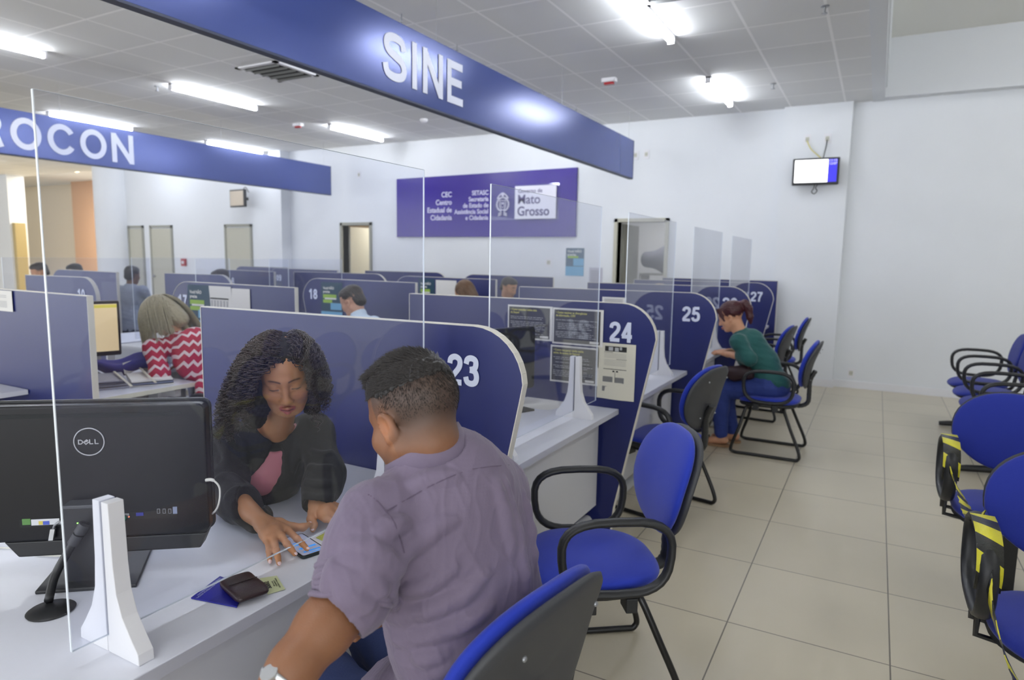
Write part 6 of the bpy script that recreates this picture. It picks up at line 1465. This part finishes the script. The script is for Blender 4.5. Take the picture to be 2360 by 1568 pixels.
    if hair == 'short':
        H.ell((0, -.016, .050), (.080, .099, .080), .02); H.ell((0, .045, .078), (.058, .043, .036), .03); H.ell((0, -.075, -.020), (.062, .038, .05), .03); H.ell((0, .10, -.035), (.10, .085, .10), .012, -1); H.ell((0, -.01, -.06), (.12, .05, .08), .012, -1)
    elif hair == 'pony':
        H.ell((0, -.020, .046), (.084, .103, .085), .02); H.ell((0, .10, -.040), (.085, .085, .098), .012, -1); H.chain([(0, -.10, .075), (0, -.14, .07), (0, -.155, .02), (0, -.145, -.05), (0, -.135, -.10)], [.022, .030, .032, .026, .012], .015); H.chain([(.05, .065, .075), (.07, .055, .03), (.076, .045, -.02)], [.02, .014, .008], .01); H.chain([(-.05, .065, .075), (-.07, .055, .03), (-.076, .045, -.02)], [.02, .014, .008], .01)
    else:
        H.ell((0, -.020, .044), (.086, .105, .088), .02); H.chain([(.07, -.03, .0), (.078, -.03, -.09), (.072, -.02, -.17)], [.03, .03, .02], .03); H.chain([(-.07, -.03, .0), (-.078, -.03, -.09), (-.072, -.02, -.17)], [.03, .03, .02], .03); H.ell((0, -.09, -.07), (.08, .04, .11), .03); H.chain([(0, -.06, .0), (0, -.075, -.12)], [.075, .055], .02); H.ell((0, .10, -.030), (.062, .085, .098), .012, -1)
    V, Fq = mesh_sol(H.xf(M), max(.004, h * .8)); add_mesh('hair', V, Fq, hm, t, disp=lambda v, n: .002 * noise3(v, 150) + .002 * noise3(v, 60))
    return t, M
# blond woman bent over her papers
def zig_mat():
    M = bpy.data.materials.new('red white zigzag cloth'); M.use_nodes = True; nt = M.node_tree; N = nt.nodes; L = nt.links; b = N['Principled BSDF']; b.inputs['Roughness'].default_value = .8
    tc = N.new('ShaderNodeTexCoord'); mp = N.new('ShaderNodeMapping'); mp.inputs['Rotation'].default_value = (R(20), R(-12), R(38)); L.new(tc.outputs['Object'], mp.inputs[0]); sp = N.new('ShaderNodeSeparateXYZ'); L.new(mp.outputs[0], sp.inputs[0])
    def mth(op, a, bb=None):
        n = N.new('ShaderNodeMath'); n.operation = op
        for i, v in enumerate((a, bb)):
            if v is None: continue
            if isinstance(v, (int, float)): n.inputs[i].default_value = v
            else: L.new(v, n.inputs[i])
        return n.outputs[0]
    tri = mth('PINGPONG', mth('MULTIPLY', mth('ADD', sp.outputs[0], mth('MULTIPLY', sp.outputs[1], .4)), 1.0), .026)
    v = mth('ADD', mth('MULTIPLY', sp.outputs[2], 1.0), mth('MULTIPLY', tri, 1.0)); f = mth('FRACT', mth('DIVIDE', v, .062)); g = mth('GREATER_THAN', f, .66)
    mx = N.new('ShaderNodeMix'); mx.data_type = 'RGBA'; L.new(g, mx.inputs[0]); mx.inputs[6].default_value = (*_lin((176, 30, 66)), 1); mx.inputs[7].default_value = (*_lin((222, 204, 206)), 1); L.new(mx.outputs[2], b.inputs['Base Color']); return M
BL, MB_ = sitter('blond woman in a red and white zigzag top bent over her desk', (-3.50, 2.74, 0), (-1, -.08), (176, 30, 66), (150, 140, 112), lean=.38, head_fwd=(-.12, .62, -.78), h=.0065, sleeve='three', fem=True, shirtmat=zig_mat(), hair='long', pants=(40, 40, 52))
def straight(name, parent, M, N_, m, seed, Lr=(.24, .34), r=.0016):
    rg = random.Random(seed); vs = []; fs = []; Ms = np.array(M, float); Rm = Ms[:3, :3]; tt = Ms[:3, 3]; g = Rm.T @ np.array([0, 0, -1.0]); c0 = np.array([0, -.02, .040]); ra = np.array([.085, .104, .088])
    nb = 0
    for _ in range(N_):
        th = rg.uniform(0, 6.283); ph = math.acos(rg.uniform(-.2, 1)); n = np.array([math.sin(ph) * math.cos(th), math.sin(ph) * math.sin(th), math.cos(ph)])
        if n[1] > .55 and n[2] < .75: continue
        q = c0 + n * ra; side = 1 if n[0] > 0 else -1; d = np.array([side * .55, -.35, -.1]) + n * .2; d /= np.linalg.norm(d); K = 16; st = rg.uniform(*Lr) / K; C = []
        for i in range(K):
            tg = g * .8 + np.array([side * .18, -.25, -.25]); d = d * .72 + tg * .28; d /= np.linalg.norm(d); q = q + d * st; e = (q - c0) / ra; l = np.linalg.norm(e)
            if l < 1.02: q = c0 + e / l * ra * 1.02
            C.append(q.copy())
        C = np.array(C) + rg.uniform(-.003, .003); Cw = C @ Rm.T + tt; T = np.gradient(Cw, axis=0); T /= np.linalg.norm(T, axis=1)[:, None]; A = np.cross(T, [.3, .2, .9]); A /= np.linalg.norm(A, axis=1)[:, None]; B = np.cross(T, A); rr = r * (1 - .6 * np.arange(K) / K)[:, None]
        vs.append(np.stack([Cw + (A * math.cos(k * 2.0944) + B * math.sin(k * 2.0944)) * rr for k in range(3)], 1).reshape(-1, 3)); i = np.arange(K - 1)[:, None] * 3 + nb; nb += K * 3
        for k in range(3): l = (k + 1) % 3; fs.append(np.concatenate([i + k, i + l, i + 3 + l, i + 3 + k], 1))
    return add_mesh(name, np.concatenate(vs).astype(f32), np.concatenate(fs), m, parent, smooth_it=0)
straight('hair_strands', BL, MB_, 1700, mat('ash blond hair', (178, 168, 138), .4, spec=.5, noise=.4, nscale=70), 4)
# man in white at the next desk
sitter('person in a white shirt with short dark hair, head bowed behind partition seventeen', (-3.42, 4.02, 0), (-1, -.05), (206, 222, 236), (40, 30, 28), skin=(206, 156, 130), lean=.12, hp=-.45, h=.006, neckcol=True, pants=(40, 42, 60))
# red haired woman
RW, RM = sitter('red haired woman in a teal sweater and blue jeans sitting at the counter', (-.70, 5.72, 0), (-1, 0), (26, 84, 82), (62, 16, 24), skin=(202, 150, 118), lean=.20, hp=-.38, h=.0055, sleeve='three', fem=True, pants=(40, 58, 128), hair='pony',
    arms=[[(.205, .16, .79), (.09, .36, .79)], [(-.205, .15, .78), (-.07, .33, .785)]], up=-.075, legs=[[(.09, .40, .50), (.10, .30, .085)], [(-.09, .38, .48), (-.08, .36, .085)]])
MB().ball(RM @ Vector((0, -.108, .078)), (.022, .018, .022)).build('hair_tie', mat('pink hair tie', (214, 30, 140), .5), RW, smooth=True)
for x, y in ((.10, .30), (-.08, .36)):
    s = MB().prism(rpoly(.095, .265, .045), lambda u, v, q, x=x, y=y: (x + u, y + .055 + v, q), .001, .018); s.build('sandal_sole', mat('tan sole', (150, 116, 84), .7), RW, bevel=.003)
    MB().tube(spline([(x - .045, y + .10, .02), (x - .03, y + .10, .055), (x, y + .10, .068), (x + .03, y + .10, .055), (x + .045, y + .10, .02)], 5), .010, 8, flat=(1.8, .5)).build('sandal_strap', mat('dark floral strap', (58, 56, 50), .7, noise=.6, nscale=60), RW, smooth='full')
t = tag(MB().pad(.13, .07, .13, 2.6, 2.4, warp=lambda u, v, w: (-.93 + u * .9, 5.60 + v, .645 + w + .01 * math.sin(u * 30))).build('handbag', mat('dark maroon leather', (44, 22, 28), .5), smooth='full'), 'small dark handbag on the lap of the red haired woman', 'bag')
# far heads and backs
sitter('person with brown hair far behind, only the top of the head showing', (-3.45, 5.60, 0), (-1, .2), (60, 66, 80), (92, 66, 44), lean=.10, hp=-.5, h=.010, fem=True, hair='long')
sitter('person in a grey shirt with dark hair sitting far at the left', tuple(at(305, 800, y=5.1).xy) + (0,), (-.5, 1), (150, 158, 172), (34, 30, 30), skin=(120, 84, 62), lean=.02, hp=-.1, h=.010, up=.04)
for px, py, y, lb, hc2 in ((125, 700, 4.9, 'dark haired head far at the left above the farthest partition', (60, 52, 46)), (203, 700, 5.6, 'dark haired head just peeking over the farthest partition before the orange wall', (30, 26, 26)),
                          (540, 700, 5.3, 'dark brown haired head in front of the partition numbered eight', (46, 38, 34)), (1150, 740, 6.95, 'dark haired head behind the fourth partition of the middle island', (50, 42, 38)), (1490, 740, 6.9, 'blond haired head low behind the partition numbered twenty-five', (168, 140, 100))):
    c = at(px, py, y=y); sitter('person, ' + lb, (c.x, c.y, 0), (-.6, -1) if px < 1000 else (1, -.1), (70, 76, 96), hc2, lean=.06, hp=-.3, h=.011, up={125: .06, 203: .04, 540: .04, 1150: .0, 1490: -.02}[px])
# hand with phone beside the teal poster is part of a visitor mostly hidden by partition 23
# ------------------------------------------------------------ small pieces belong to the part they sit on
SUB = {'arm_bracket': ['armrest'], 'shell_screws': ['back_shell'], 'top_edge_band': ['counter_top', 'desk_top'], 'leg_foot': ['counter_leg', 'desk_leg'], 'partition_number': ['partition_panel'], 'edge_band': ['partition_panel'],
       'sign_lettering': ['sign_board'], 'sign_edge': ['sign_board'], 'sign_text': ['sign_board'], 'plate_text': ['white_plate'], 'emblem_letters': ['emblem_ring'], 'label_sticker': ['label_recess'], 'label_green': ['label_recess'],
       'label_yellow': ['label_recess'], 'label_blue': ['label_recess'], 'usb_slot': ['usb_port'], 'network_light': ['port_strip'], 'network_port': ['port_strip'], 'video_port': ['port_strip'], 'beacon_lens': ['beacon_base'],
       'socket_insert': ['socket_plate'], 'socket_holes': ['socket_plate'], 'foot': ['post'], 'vent_slats': ['vent_frame'], 'lamp_tube': ['lamp_body'], 'lamp_end_cap': ['lamp_body'], 'wallet_seam': ['wallet_body'], 'screen_bars': ['phone_screen'],
       'hair_curls': ['hair'], 'hair_strands': ['hair'], 'nail': ['person_body'], 'eyelashes': ['person_body'], 'collar': ['shirt'], 'yoke_seam': ['shirt'], 'shoulder_seam': ['shirt'], 'sandal_strap': ['sandal_sole'], 'printed_lines': ['sheet'],
       'printed_rules': ['sheet'], 'printed_rule': ['sheet'], 'printed_field': ['sheet'], 'printed_banner': ['sheet'], 'printed_pictures': ['sheet'], 'printed_stamp': ['sheet'], 'notice_heading': ['sheet'], 'banner_figures': ['sheet'],
       'poster_title': ['sheet'], 'poster_highlight': ['sheet'], 'poster_lines': ['sheet'], 'poster_picture': ['sheet'], 'picture_bar': ['picture_white'], 'picture_clock': ['picture_blue'], 'neck_cap': ['stand_neck'], 'arm_sleeve': ['bent_arm'],
       'booklet_text': ['booklet_cover'], 'ticket_number': ['ticket_paper'], 'ticket_small_print': ['ticket_paper'], 'screen_marks': ['screen'], 'polished_edge': ['screen_pane']}
def ctr_(o): return Vector(o.bound_box[0]).lerp(Vector(o.bound_box[6]), .5) + o.location
kids = {}
for o in bpy.data.objects:
    if o.parent is not None: kids.setdefault(o.parent.name, []).append(o)
for pn, L_ in list(kids.items()):
    if bpy.data.objects[pn].parent is not None: continue
    for c in L_:
        b = c.name.split('.')[0]
        if b not in SUB: continue
        cand = [q for q in L_ if q.name.split('.')[0] in SUB[b] and q.location.length < 1e-6]
        if cand: c.parent = min(cand, key=lambda q: (ctr_(q) - ctr_(c)).length)
